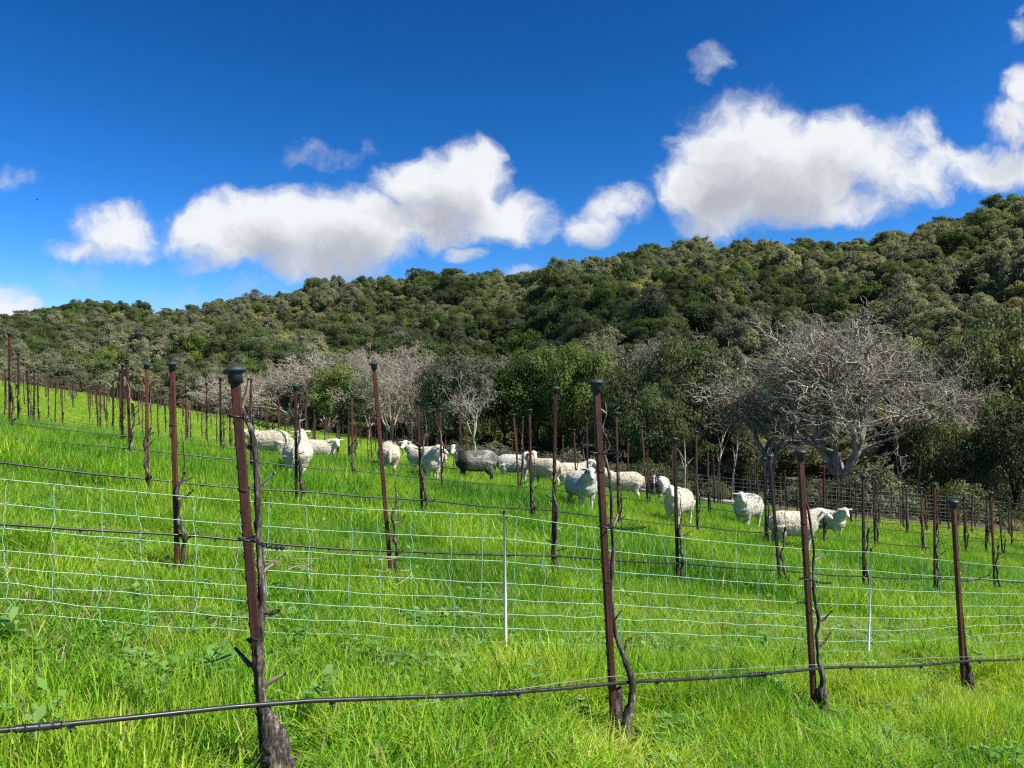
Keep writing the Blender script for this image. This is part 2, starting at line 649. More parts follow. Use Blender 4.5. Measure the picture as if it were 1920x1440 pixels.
GR = [(.0, (.060, .215, .015)), (.28, (.140, .390, .022)), (.55, (.32, .53, .028)), (.8, (.52, .66, .065)), (1.0, (.68, .72, .17))]
M['grass'] = grass_mat("lush_grass", GR, .45)
M['fargrass'] = grass_mat("young_bright_grass", [(.0, (.25, .43, .03)), (.4, (.34, .52, .04)), (1.0, (.48, .60, .08))], .5)
M['straw'] = leaf_mat("dry_straw", [(.1, (.22, .17, .08)), (.6, (.38, .31, .16)), (.9, (.5, .43, .25))], .2)


# ------------------------------------------------------------------ geometry-node scatter (only for what nobody could count)
def scatter(name, pts, rot, scl, idx, sources):
    c = bpy.data.collections.new(name + "_sources")
    for s in sources:
        o = bpy.data.objects.new(s.name, s)
        c.objects.link(o)
    order = sorted(range(len(c.objects)), key=lambda i: c.objects[i].name)
    me = bpy.data.meshes.new(name)
    pts = np.asarray(pts, np.float32)
    me.vertices.add(len(pts))
    me.vertices.foreach_set('co', pts.ravel())
    a = me.attributes.new('rot', 'FLOAT_VECTOR', 'POINT'); a.data.foreach_set('vector', np.asarray(rot, np.float32).ravel())
    a = me.attributes.new('scl', 'FLOAT_VECTOR', 'POINT'); a.data.foreach_set('vector', np.asarray(scl, np.float32).ravel())
    a = me.attributes.new('idx', 'INT', 'POINT'); a.data.foreach_set('value', np.asarray(idx, np.int32))
    o = obj(name, me)
    g = bpy.data.node_groups.new(name, 'GeometryNodeTree')
    g.interface.new_socket("Geometry", in_out='INPUT', socket_type='NodeSocketGeometry')
    g.interface.new_socket("Geometry", in_out='OUTPUT', socket_type='NodeSocketGeometry')
    gi, go = g.nodes.new('NodeGroupInput'), g.nodes.new('NodeGroupOutput')
    ip = g.nodes.new('GeometryNodeInstanceOnPoints')
    ci = g.nodes.new('GeometryNodeCollectionInfo')
    ci.inputs['Collection'].default_value = c
    ci.inputs['Separate Children'].default_value = True
    ci.inputs['Reset Children'].default_value = True
    g.links.new(gi.outputs[0], ip.inputs['Points'])
    g.links.new(ci.outputs[0], ip.inputs['Instance'])
    ip.inputs['Pick Instance'].default_value = True
    for nm, typ, sock in (('rot', 'FLOAT_VECTOR', 'Rotation'), ('scl', 'FLOAT_VECTOR', 'Scale'), ('idx', 'INT', 'Instance Index')):
        na = g.nodes.new('GeometryNodeInputNamedAttribute')
        na.data_type = typ
        na.inputs['Name'].default_value = nm
        g.links.new(na.outputs[0], ip.inputs[sock])
    g.links.new(ip.outputs[0], go.inputs[0])
    md = o.modifiers.new("scatter", 'NODES')
    md.node_group = g
    return o


# ------------------------------------------------------------------ the ground: one sheet to the horizon
def build_ground():
    az = np.concatenate([np.arange(-180, -50, 4.0), np.arange(-50, 50, .3), np.arange(50, 180, 4.0)])
    az = np.radians(az)
    rs = [0.0]
    r = .4
    while r < 1600:
        rs.append(r)
        r *= 1.022 if r < 400 else 1.06
    rs = np.array(rs)
    A, R = np.meshgrid(az, rs[1:])
    Xc, Yc = R * np.sin(A), R * np.cos(A)
    Z = height(Xc, Yc)
    V = np.stack([Xc, Yc, Z], -1).reshape(-1, 3)
    V = np.vstack([V, [[0, 0, H(0.001, 0.001)]]])
    nr, na = R.shape
    i = np.arange(nr - 1)[:, None] * na
    k = np.arange(na)[None, :]
    k2 = (k + 1) % na
    q = np.stack([i + k, i + k2, i + na + k2, i + na + k], -1).reshape(-1, 4)[:, ::-1]
    faces = q.tolist() + [(len(V) - 1, (j + 1) % na, j)[::-1] for j in range(na)]
    me = bpy.data.meshes.new("ground")
    me.from_pydata(V.tolist(), [], faces)
    me.polygons.foreach_set('use_smooth', [True] * len(me.polygons))
    wood = sstep(.3, 2.2, np.hypot(V[:, 0], V[:, 1]) - EDGE_R(np.arctan2(V[:, 0], V[:, 1])) + vnoise(V[:, 0] * .4, V[:, 1] * .4, 8) * 1.0)
    t = me.attributes.new('wood', 'FLOAT', 'POINT')
    t.data.foreach_set('value', wood.astype(np.float32))
    vv = -S_ * V[:, 0] + C * V[:, 1]
    t = me.attributes.new('thin', 'FLOAT', 'POINT')
    t.data.foreach_set('value', sstep(20, 32, vv).astype(np.float32))
    me.materials.append(M['ground'])
    tag(obj("ground", me), kind='structure')


build_ground()


# ------------------------------------------------------------------ grass
def blades(name, seed, n, radius, h0, h1, w0, w1, bend, mat, broad=0.0):
    g = np.random.default_rng(seed)
    r = radius * np.sqrt(g.random(n))
    a = g.random(n) * 2 * np.pi
    base = np.stack([r * np.cos(a), r * np.sin(a), np.full(n, -.03)], 1)
    h = h0 + (h1 - h0) * g.random(n) ** 1.3
    w = (w0 + (w1 - w0) * g.random(n)) * .5
    d = g.random(n) * 2 * np.pi
    lean = bend * (.25 + g.random(n) ** 1.5 * 1.2)
    dv = np.stack([np.cos(d), np.sin(d), np.zeros(n)], 1)
    tw = d + np.pi / 2 + g.normal(0, .7, n)
    sv = np.stack([np.cos(tw), np.sin(tw), np.zeros(n)], 1)
    P = []
    for t, ww in ((0, .8), (.38, 1.0), (.72, .75), (1.0, 0)):
        c = base + dv * (lean * h * t * t)[:, None]
        c = c + np.array([0, 0, 1.0]) * (h * (t - .42 * np.minimum(lean, 1.2) * t * t))[:, None]
        if ww:
            P += [c - sv * (w * ww)[:, None], c + sv * (w * ww)[:, None]]
        else:
            P += [c]
    V = np.stack(P, 1).reshape(-1, 3)
    rn = np.repeat(g.random(n), 7)
    return quads_mesh(name, V, 7, [(0, 1, 3, 2), (2, 3, 5, 4), (4, 5, 6)], [mat], {'rnd': rn})


def broad(name, seed, n, radius, mat):
    """low broad leaved plants and clover between the blades"""
    g = np.random.default_rng(seed)
    V = []
    for i in range(n):
        r, a = radius * math.sqrt(g.random()), g.random() * 6.28
        c = np.array([r * math.cos(a), r * math.sin(a), .03 + .12 * g.random()])
        d = g.random() * 6.28
        dv = np.array([math.cos(d), math.sin(d), .35 * g.normal()])
        sv = np.array([-math.sin(d), math.cos(d), .3 * g.normal()])
        L, W = .025 + .04 * g.random(), .012 + .016 * g.random()
        V += [c, c + dv * L * .5 + sv * W, c + dv * L, c + dv * L * .5 - sv * W]
    return quads_mesh(name, np.array(V), 4, [(0, 1, 2, 3)], [mat], {'rnd': np.repeat(g.random(n), 4)})


def grid_pts(spacing, z0, z1, seed, smax=.90, test=None):
    g = np.random.default_rng(seed)
    xs = np.arange(-z1 * smax - 1, z1 * smax + 1, spacing)
    ys = np.arange(max(z0 - 1, .5), z1 + 1, spacing)
    x, y = np.meshgrid(xs, ys)
    x = x.ravel() + g.uniform(-.55, .55, x.size) * spacing
    y = y.ravel() + g.uniform(-.55, .55, y.size) * spacing
    k = (y > z0) & (y < z1) & (np.abs(x) < smax * y + 1.5) & (np.hypot(x, y) < EDGE_R(np.arctan2(x, y)) + .3)
    x, y = x[k], y[k]
    return x, y, g


def rowdist(x, y):
    v = -S_ * x + C * y
    q = (v - 3.4) / 3.7
    return np.abs(q - np.round(q)) * 3.7


# photo x, distance, body yaw (0 = facing right, 90 = away), head yaw against the body, kind, neck, drop, step, size, fat, label
SHEEP = [
    (503, 19.0, 178, 20, 'cream', .6, .05, .03, 1.0, 1.0, "cream sheep standing side-on behind the nearest leaning post"),
    (560, 15.4, 99, 12, 'white', .95, 0, .02, 1.0, 1.12, "white sheep seen from behind, between two posts, nearest on the left"),
    (596, 22.5, 2, -62, 'white', .55, .02, .02, 1.02, 1.0, "white sheep half hidden in tall grass with its face turned to us, left group"),
    (728, 19.5, 104, -75, 'cream', .6, .05, .0, 1.0, 1.12, "round white sheep seen from behind at the second row's tall post"),
    (809, 18.8, -78, 78, 'white', .95, 0, .0, 1.0, 1.05, "white sheep looking to the right, just left of the dark grey sheep"),
    (797, 22.0, 170, 80, 'cream', 1.0, .0, .0, 1.05, 1.0, "pale sheep behind the one looking right, only head and back showing"),
    (891, 20.6, 178, 84, 'grey', .92, 0, .03, 1.08, 1.08, "dark grey sheep with a white face turned to the camera"),
    (966, 23.2, -2, -75, 'darkear', .85, .02, .0, 1.05, 1.0, "white sheep with dark ears and eye patches facing us, at mid group"),
    (1020, 22.4, 142, 70, 'tan', .95, 0, .03, 1.05, 1.05, "tan-sided sheep with its grey head turned back, at mid group"),
    (1074, 24.5, 8, -20, 'white', .75, 0, .0, 1.05, 1.0, "white sheep facing right just behind the big dark-eared ewe"),
    (1091, 17.4, -74, -14, 'darkear', .95, 0, .02, 1.06, 1.1, "grey-white ewe with dark ears staring at the camera beside the central post"),
    (1168, 22.6, 172, 40, 'cream', .85, .02, .0, 1.08, 1.05, "cream sheep standing behind two posts right of the central post"),
    (1236, 25.5, -118, 15, 'badger', .75, 0, .0, 1.08, 1.0, "sheep with a black and white badger-striped face, farthest back"),
    (1272, 17.8, -122, 28, 'white', .95, 0, .04, 1.04, 1.0, "white sheep facing us behind a capped post of the second row"),
    (1402, 20.6, -128, 38, 'speckled', .9, 0, .0, 1.12, 1.08, "white sheep facing us with dark specks across its back"),
    (1489, 17.3, 2, -8, 'white', .62, .02, .05, 1.08, 1.0, "long white sheep walking right with its tail sticking out"),
    (1553, 21.5, -62, -30, 'white', .85, 0, .0, 1.04, 1.0, "white sheep partly hidden behind the head of the walking sheep"),
]


def build_grass():
    lush = [blades("grass_tuft_a%d" % i, 10 + i, 150, .20, .10, .30, .0040, .0085, .60, M['grass']) for i in range(4)]
    tall = [blades("grass_tuft_b%d" % i, 30 + i, 110, .15, .22, .44, .0045, .0100, .75, M['grass']) for i in range(3)]
    low = [broad("grass_tuft_c%d" % i, 50 + i, 60, .17, M['weed']) for i in range(2)]
    mid = [blades("grass_tuft_d%d" % i, 70 + i, 150, .34, .14, .42, .008, .015, .60, M['grass']) for i in range(4)]
    far = [blades("grass_tuft_e%d" % i, 90 + i, 220, .95, .10, .2, .018, .034, .8, M['fargrass']) for i in range(3)]
    dry = [blades("grass_tuft_f%d" % i, 120 + i, 45, .2, .05, .2, .004, .009, 1.6, M['straw']) for i in range(2)]
    src = lush + tall + low + mid + far + dry
    pts, rot, scl, idx = [], [], [], []
    bases = [at_row(px, 3.4) for px in (512, 1163, 1538, 1815)]

    def put(x, y, ids, s, g):
        n = len(x)
        z = height(x, y)
        pts.append(np.stack([x, y, z], 1))
        rot.append(np.stack([g.normal(0, .08, n), g.normal(0, .08, n), g.random(n) * 6.28], 1))
        scl.append(np.stack([np.ones(n), np.ones(n), s], 1) if np.ndim(s) else np.full((n, 3), s))
        idx.append(ids)
    # near: fine tufts
    x, y, g = grid_pts(.165, 2.0, 10.5, 1)
    lushness = .84 + .36 * vnoise(x * .9, y * .9, 21) + .34 * vnoise(x * 2.6, y * 2.6, 22)
    d_net = np.abs((-S_ * x + C * y) - 5.2)
    lushness *= np.where(d_net < .9, .62, 1.0) * np.where(rowdist(x, y) < .5, 1.12, .95)
    ids = g.integers(0, 4, len(x))
    tb = (vnoise(x * 1.3, y * 1.3, 23) > .38) & (d_net > .9)
    ids = np.where(tb, 4 + g.integers(0, 3, len(x)), ids)
    ids = np.where(g.random(len(x)) < .06 + .12 * (d_net < .8), 7 + g.integers(0, 2, len(x)), ids)
    lushness = np.clip(lushness, .45, 1.3)
    keep = np.ones(len(x), bool)
    for bx, by in bases:      # thin, worn grass round the foot of each near vine
        dd = np.hypot(x - bx, (y - by) * .8 + .12)
        keep &= dd > .17
        lushness *= .38 + .62 * sstep(.2, .75, dd)
    x, y, ids, lushness = x[keep], y[keep], ids[keep], lushness[keep]
    put(x, y, ids, lushness, g)
    # matted dry stalks and bare spots
    x, y, g = grid_pts(.30, 2.2, 12, 8)
    k = (vnoise(x * 1.1, y * 1.1, 61) > .42) | (g.random(len(x)) < .05)
    put(x[k], y[k], 16 + g.integers(0, 2, k.sum()), np.full(k.sum(), 1.0), g)
    # middle distance
    x, y, g = grid_pts(.27, 10.2, 31, 2)
    s = .86 + .45 * vnoise(x * .5, y * .5, 24) + .38 * vnoise(x * 1.7, y * 1.7, 25)
    s *= 1 + .35 * sstep(2, -9, x) * sstep(10, 16, y)
    s = np.clip(s, .5, 1.6)
    for q in SHEEP:
        sx = (q[0] - 960) / F * q[1]
        dd = np.hypot(x - sx, (y - q[1] + .3) * .8)
        s *= .48 + .52 * sstep(.5, 1.1, dd)
    put(x, y, 9 + g.integers(0, 4, len(x)), s, g)
    # long bending grass on the crest to the left
    x, y, g = grid_pts(.34, 9.5, 27, 6)
    uu, vv = C * x + S_ * y, -S_ * x + C * y
    w = sstep(12.2, 14.5, vv) * sstep(25, 22.5, vv) * sstep(13, 7, uu)
    k = g.random(len(x)) < w * .95
    x, y = x[k], y[k]
    put(x, y, 4 + g.integers(0, 3, len(x)), 1.0 + .28 * g.random(len(x)) + .2 * vnoise(x * .8, y * .8, 28), g)
    # far slope: short young grass
    x, y, g = grid_pts(.8, 30.5, 62, 3)
    put(x, y, 13 + g.integers(0, 3, len(x)), np.clip(1 + .3 * vnoise(x * .3, y * .3, 26), .6, 1.4), g)
    x, y, g = grid_pts(1.3, 61, 140, 4)
    put(x, y, 13 + g.integers(0, 3, len(x)), np.clip(1 + .3 * vnoise(x * .2, y * .2, 27), .6, 1.4), g)
    o = scatter("grass", np.concatenate(pts), np.concatenate(rot), np.concatenate(scl), np.concatenate(idx), src)
    tag(o, "tall bright green spring grass covering the sloping vineyard", "grass", kind='stuff')


build_grass()

# ------------------------------------------------------------------ posts
ORD = "first second third fourth fifth sixth seventh eighth ninth tenth eleventh twelfth thirteenth fourteenth fifteenth sixteenth seventeenth eighteenth nineteenth twentieth".split()
ORD += ["twenty " + q for q in ORD[:9]] + ["thirtieth"] + ["thirty " + q for q in ORD[:9]] + ["fortieth"] + ["forty " + q for q in ORD[:9]]
ROWNAME = ["nearest", "second", "third", "fourth", "fifth", "sixth", "seventh", "eighth", "ninth", "tenth", "eleventh", "twelfth"]


def stake_mesh(name, L=2.6, w=.040, d=.036):
    """square rusty tube, z = 0 at its top, running down"""
    b = MB()
    c = .005
    ring = [(w / 2 - c, d / 2), (w / 2, d / 2 - c), (w / 2, -d / 2 + c), (w / 2 - c, -d / 2), (-w / 2 + c, -d / 2), (-w / 2, -d / 2 + c), (-w / 2, d / 2 - c), (-w / 2 + c, d / 2)]
    V, Fc = [], []
    for z in (-L, 0):
        V += [(x, y, z) for x, y in ring]
    n = len(ring)
    for k in range(n):
        Fc.append((k, n + k, n + (k + 1) % n, (k + 1) % n))
    Fc += [tuple(range(n)), tuple(reversed(range(n, 2 * n)))]
    b.add(V, Fc)
    # wire loops that hold the vine
    for z in (-.52, -1.18):
        a = np.linspace(0, 2 * math.pi, 13)
        pts = np.stack([.026 * np.cos(a), .024 * np.sin(a), z + .006 * np.sin(a * 2)], 1)
        b.tube(pts, .0022, 4, cap=False)
    # punched hooks along both edges
    for i in range(22):
        z = -.12 - i * .10
        for sx in (-1, 1):
            x0 = sx * w / 2
            b.add([(x0, -.006, z), (x0, .006, z), (x0 + sx * .007, .006, z + .010), (x0 + sx * .007, -.006, z + .010), (x0, -.006, z - .014), (x0, .006, z - .014)],
                  [(0, 1, 2, 3), (4, 3, 2, 5), (0, 3, 4), (1, 5, 2)])
    me = b.mesh(name, [M['rust']], smooth=False)
    return me


def cap_mesh(name, k=1.0, seg=20):
    """mushroom shaped plastic cap with collar, z = 0 at the stake's top"""
    prof = [(.030, -.050), (.034, -.050), (.034, -.006), (.037, -.002), (.052, .0), (.0555, .005), (.053, .013), (.045, .021), (.030, .028), (.014, .032), (.0, .033)]
    b = MB()
    V, Fc = [], []
    for r, z in prof[:-1]:
        for i in range(seg):
            a = i * 2 * math.pi / seg
            V.append((r * k * math.cos(a), r * k * math.sin(a), z * k))
    V.append((0, 0, prof[-1][1] * k))
    for j in range(len(prof) - 2):
        for i in range(seg):
            i2 = (i + 1) % seg
            Fc.append((j * seg + i, j * seg + i2, (j + 1) * seg + i2, (j + 1) * seg + i))
    t = (len(prof) - 2) * seg
    for i in range(seg):
        Fc.append((t + i, t + (i + 1) % seg, len(V) - 1))
    Fc.append(tuple(reversed(range(seg))))
    b.add(V, Fc)
    return b.mesh(name, [M['cap']])


STAKE = stake_mesh("stake")
CAP = cap_mesh("cap", .94)
CAP_LOW = cap_mesh("cap", .94, 10)

# posts read off the photograph: row, base px, top px, top py
NEAR = [
    (0, 500, 440, 699), (0, 1152, 1117, 720), (0, 1527, 1500, 850), (0, 1808, 1787, 942),
    (1, 333, 323, 684), (1, 734, 701, 684), (1, 1036, 1042, 729), (1, 1271, 1265, 824), (1, 1464, 1443, 855), (1, 1620, 1618, 892), (1, 1753, 1752, 908), (1, 1866, 1858, 925),
    (2, 276, 275, 684), (2, 477, 471, 712), (2, 556, 554, 725), (2, 792, 783, 752), (2, 997, 993, 770), (2, 1161, 1155, 775), (2, 1308, 1305, 810), (2, 1437, 1433, 860), (2, 1545, 1545, 866), (2, 1641, 1637, 895), (2, 1730, 1727, 915), (2, 1811, 1807, 931), (2, 1881, 1873, 948),
    (3, 246, 237, 676), (3, 471, 470, 712), (3, 661, 660, 740), (3, 829, 825, 767), (3, 975, 963, 778), (3, 1103, 1100, 786), (3, 1216, 1203, 800), (3, 1329, 1327, 843),
    (4, 229, 230, 684), (4, 414, 413, 709), (4, 573, 573, 736),
]
NEAR = [q for q in NEAR if q[:2] not in ((2, 477),)]
posts = []     # row, x, y, z_top, lean vector (per metre), measured?
near_done = {}
for k, bx, tx, ty in NEAR:
    v = 3.4 + 3.7 * k
    x, y = at_row(bx, v)
    zt = EYE + (720 - ty) / F * y
    hgt = zt - H(x, y)
    xt = (tx - 960) / F * y
    posts.append([k, x, y, zt, (xt - x) / hgt, 0.0, C * x + S_ * y])
    near_done.setdefault(k, []).append(C * x + S_ * y)
rng = random.Random(5)
far_posts = []
for k in range(0, 44):
    v = 3.4 + 3.7 * k
    for j in range(-60, 90):
        u = (1.06 + .33 * k + (.5 * math.sin(k * 2.3) if k > 6 else 0)) % 2.1 + 2.1 * j + rng.uniform(-.09, .09)
        if any(abs(u - q) < 1.05 for q in near_done.get(k, [])):
            continue
        x, y = C * u - S_ * v, S_ * u + C * v
        if y < 1.5 or abs(x) > .69 * y:
            continue
        r = math.hypot(x, y)
        if r > float(EDGE_R(math.atan2(x, y))) - .7:
            continue
        e = [k, x, y, H(x, y) + rng.gauss(2.0, .08), rng.gauss(-.005, .018), rng.gauss(0, .015), u]
        if k > 7 and rng.random() < .3:
            continue
        if k <= 7 and y < 48:
            posts.append(e)
        else:
            far_posts.append(e)
far_posts.sort(key=lambda e: math.hypot(e[1], e[2]))
# drop the ones the crest hides completely
def seen(e):
    zt = e[3]
    for t in np.linspace(.12, .97, 30):
        if H(e[1] * t, e[2] * t) + .28 > EYE + (zt - EYE) * t + .02:
            return False
    return True
posts = [e for e in posts if seen(e)]
far_posts = [e for e in far_posts if seen(e)]
room = max(0, 290 - len(posts))
posts += far_posts[:room]
far_posts = far_posts[room:]
posts.sort(key=lambda e: (e[0], e[6]))
print("posts", len(posts), "far", len(far_posts))


# ------------------------------------------------------------------ vines
def vine_trunk(seed, h=1.35, knob=1.0):
    """one gnarled trunk beside the post; origin at the ground"""
    g = np.random.default_rng(seed)
    n = 26
    t = np.linspace(0, 1, n)
    ph = g.random(6) * 6.28
    x = .072 - .036 * sstep(0, .5, t) + .022 * np.sin(t * 9 + ph[0]) + .012 * np.sin(t * 23 + ph[1])
    y = -.02 + .03 * np.sin(t * 7 + ph[2]) + .010 * np.sin(t * 19 + ph[3])
    z = -.06 + t * (h + .06)
    r = .0245 - .013 * t + .042 * knob * np.exp(-(t / .09) ** 2) + .004 * np.sin(t * 40 + ph[4]) * (1 - t * .5)
    r = r * (1 + .25 * g.normal(size=n).clip(-1, 1.5)) + .008 * (g.random(n) > .85)
    return np.stack([x, y, z], 1), np.maximum(r, .006)


def spur_paths(seed, P, n):
    g = np.random.default_rng(seed + 500)
    out = []
    for i in range(n):
        k = int(g.integers(6, len(P) - 1))
        a = g.uniform(-.6, .6) + (0 if g.random() < .65 else math.pi)
        L = g.uniform(.05, .17)
        d = np.array([math.cos(a), math.sin(a) * .6, g.uniform(.1, .7)])
        p0 = P[k]
        out.append((np.array([p0, p0 + d * L * .5 + [0, 0, -.01], p0 + d * L]), np.array([.010, .0075, .006])))
    # a cane reaching on to the top of the post
    p0 = P[-1]
    q = [p0]
    for i in range(4):
        q.append(q[-1] + np.array([g.normal(0, .022), g.normal(0, .02), g.uniform(.07, .13)]))
    out.append((np.array(q), np.linspace(.0085, .004, 5)))
    return out


VARS = []
for i in range(8):
    P, r = vine_trunk(200 + i, .95 + .12 * (i % 5), .7 + .15 * (i % 4))
    b = MB()
    b.tube(P, r, 8)
    sp = spur_paths(200 + i, P, 5 + i % 4)
    tm = b.mesh("trunk", [M['vine']])
    sms = []
    for pts, rr in sp:
        s = MB().tube(pts, rr, 6)
        sms.append(s.mesh("spur", [M['cane'] if len(sms) % 3 == 0 else M['vine']]))
    al = MB()
    al.tube(P[::2], r[::2], 5)
    for pts, rr in sp:
        al.tube(pts, rr, 4)
    VARS.append((tm, sms, al.mesh("grapevine", [M['vine']])))

# the four nearest vines, their bends read off the photograph
NEAR_VINES = [
    (3.32, [(526, 1475, .064), (521, 1425, .060), (514, 1385, .050), (504, 1352, .036), (493, 1318, .024), (489, 1280, .020), (487, 1240, .021), (486, 1200, .0215), (490, 1165, .020), (492, 1130, .019), (490, 1085, .0205), (488, 1040, .018), (484, 990, .019), (484, 955, .018), (481, 900, .0165), (479, 850, .015), (473, 815, .014), (462, 785, .012), (451, 765, .012)],
     [[(449, 768, .010), (443, 752, .008), (437, 744, .008)], [(452, 765, .010), (462, 738, .008), (467, 708, .007)], [(480, 1240, .014), (470, 1247, .012), (452, 1228, .009), (440, 1214, .006)], [(494, 1290, .013), (507, 1278, .010), (538, 1262, .006)], [(492, 1145, .014), (508, 1150, .010), (525, 1144, .007)], [(474, 843, .012), (462, 836, .010), (449, 832, .010)], [(490, 1075, .009), (502, 1065, .008), (516, 1056, .007)], [(478, 920, .007), (494, 905, .006), (516, 886, .006)], [(486, 1205, .013), (474, 1205, .010), (463, 1198, .007)]]),
    (4.55, [(1170, 1372, .045), (1176, 1345, .036), (1184, 1312, .024), (1185, 1282, .021), (1178, 1255, .020), (1170, 1232, .018), (1160, 1205, .016), (1153, 1180, .014), (1149, 1150, .0135), (1147, 1110, .013), (1148, 1065, .0165), (1150, 1030, .013), (1147, 985, .012), (1146, 935, .011), (1143, 895, .010), (1137, 868, .009), (1132, 850, .008)],
     [[(1158, 1368, .040), (1157, 1330, .036), (1160, 1298, .026), (1166, 1288, .012)], [(1132, 850, .007), (1143, 838, .006), (1136, 818, .006), (1130, 802, .005), (1137, 775, .005), (1134, 752, .004)], [(1166, 1225, .010), (1173, 1212, .008), (1174, 1203, .006), (1185, 1196, .005)], [(1146, 990, .007), (1155, 975, .006), (1159, 962, .005)], [(1137, 775, .005), (1124, 766, .005), (1112, 760, .004)], [(1151, 1165, .006), (1160, 1152, .005), (1166, 1144, .004)]]),
    (5.66, [(1545, 1328, .042), (1541, 1300, .034), (1543, 1270, .024), (1536, 1245, .019), (1533, 1215, .014), (1531, 1190, .0145), (1536, 1165, .018), (1531, 1140, .014), (1526, 1105, .015), (1525, 1070, .012), (1526, 1030, .011), (1520, 985, .010), (1514, 950, .009), (1510, 938, .008)],
     [[(1537, 1165, .012), (1546, 1160, .009), (1560, 1145, .005)], [(1536, 1215, .010), (1546, 1203, .008), (1558, 1186, .005)], [(1527, 1145, .009), (1512, 1132, .007), (1488, 1128, .004)], [(1526, 1050, .007), (1536, 1046, .006), (1547, 1035, .004)], [(1510, 938, .006), (1514, 915, .005), (1511, 890, .004)]]),
    (6.98, [(1818, 1285, .040), (1818, 1262, .030), (1813, 1235, .017), (1809, 1205, .013), (1806, 1170, .012), (1802, 1130, .012), (1799, 1095, .011), (1796, 1050, .010), (1794, 1005, .009), (1793, 970, .008)],
     [[(1800, 1075, .007), (1808, 1066, .006), (1817, 1060, .005)], [(1793, 985, .006), (1800, 968, .005), (1806, 960, .004)], [(1802, 1090, .006), (1825, 1088, .006), (1856, 1078, .005)]]),
]


def smooth_path(pts, k=4):
    P = np.asarray(pts, float)
    t = np.arange(len(P))
    tt = np.linspace(0, len(P) - 1, (len(P) - 1) * k + 1)
    out = np.zeros((len(tt), P.shape[1]))
    for c in range(P.shape[1]):
        m = np.gradient(P[:, c])
        i = np.minimum(tt.astype(int), len(P) - 2)
        f = tt - i
        out[:, c] = (2 * f**3 - 3 * f**2 + 1) * P[i, c] + (f**3 - 2 * f**2 + f) * m[i] + (3 * f**2 - 2 * f**3) * P[i + 1, c] + (f**3 - f**2) * m[i + 1]
    return out


def near_vine(i, base):
    z, tr, sp = NEAR_VINES[i]
    g = np.random.default_rng(900 + i)
    root = empty("grapevine", base)
    bx = np.array(base)

    def path(pp, wob, z=z):
        pts = np.array([tuple(ray(a, b, z)) + (r,) for a, b, r in pp])
        zz = z + np.linspace(0, wob, len(pts))
        pts[:, :3] = [tuple(ray(a, b, q)) for (a, b, _), q in zip(pp, zz)]
        pts[:, :3] -= bx
        return smooth_path(pts)
    P = path(tr, .15 if i == 0 else .03)
    low = P[0].copy(); low[2] = -.08
    P = np.vstack([low, P])
    P[:, 3] *= np.where(P[:, 3] < .03, .84, 1.0)
    r = P[:, 3] * (1 + .26 * np.array([mnoise.noise(Vector((q * .9, i * 7.1, 0))) for q in range(len(P))]))
    v, f = tube(P[:, :3], r, 14)
    # furrowed, lumpy bark
    v = np.array(v)
    cen = np.repeat(P[:, :3], 14, axis=0)
    dv = v - cen
    k = np.array([mnoise.noise(Vector((p[0] * 60, p[1] * 60, p[2] * 14 + i * 3))) * .34 + mnoise.noise(Vector((p[0] * 130, p[1] * 130, p[2] * 40))) * .20 for p in v])
    k += np.array([max(0, mnoise.noise(Vector((p[0] * 24, p[1] * 24, p[2] * 22 + i * 5)))) * .55 for p in v])
    v = cen + dv * (1 + k)[:, None]
    obj("trunk", MB().add(v, f).mesh("trunk", [M['vine']]), root)
    for j, s in enumerate(sp):
        a0 = float(np.interp(s[0][1], [tr[-1][1], tr[0][1]], [.15 if i == 0 else .03, 0]))
        q = path(s, g.uniform(-.02, .03), z + a0)
        o = obj("spur", MB().tube(q[:, :3], q[:, 3], 8).mesh("spur", [M['cane'] if j in ((0, 1, 3, 6, 7), (3, 4), (2, 3), (0,))[i] else M['vine']]), root)
    return root


def row_counts():
    n = {}
    for e in posts:
        n[e[0]] = n.get(e[0], 0) + 1
    return n


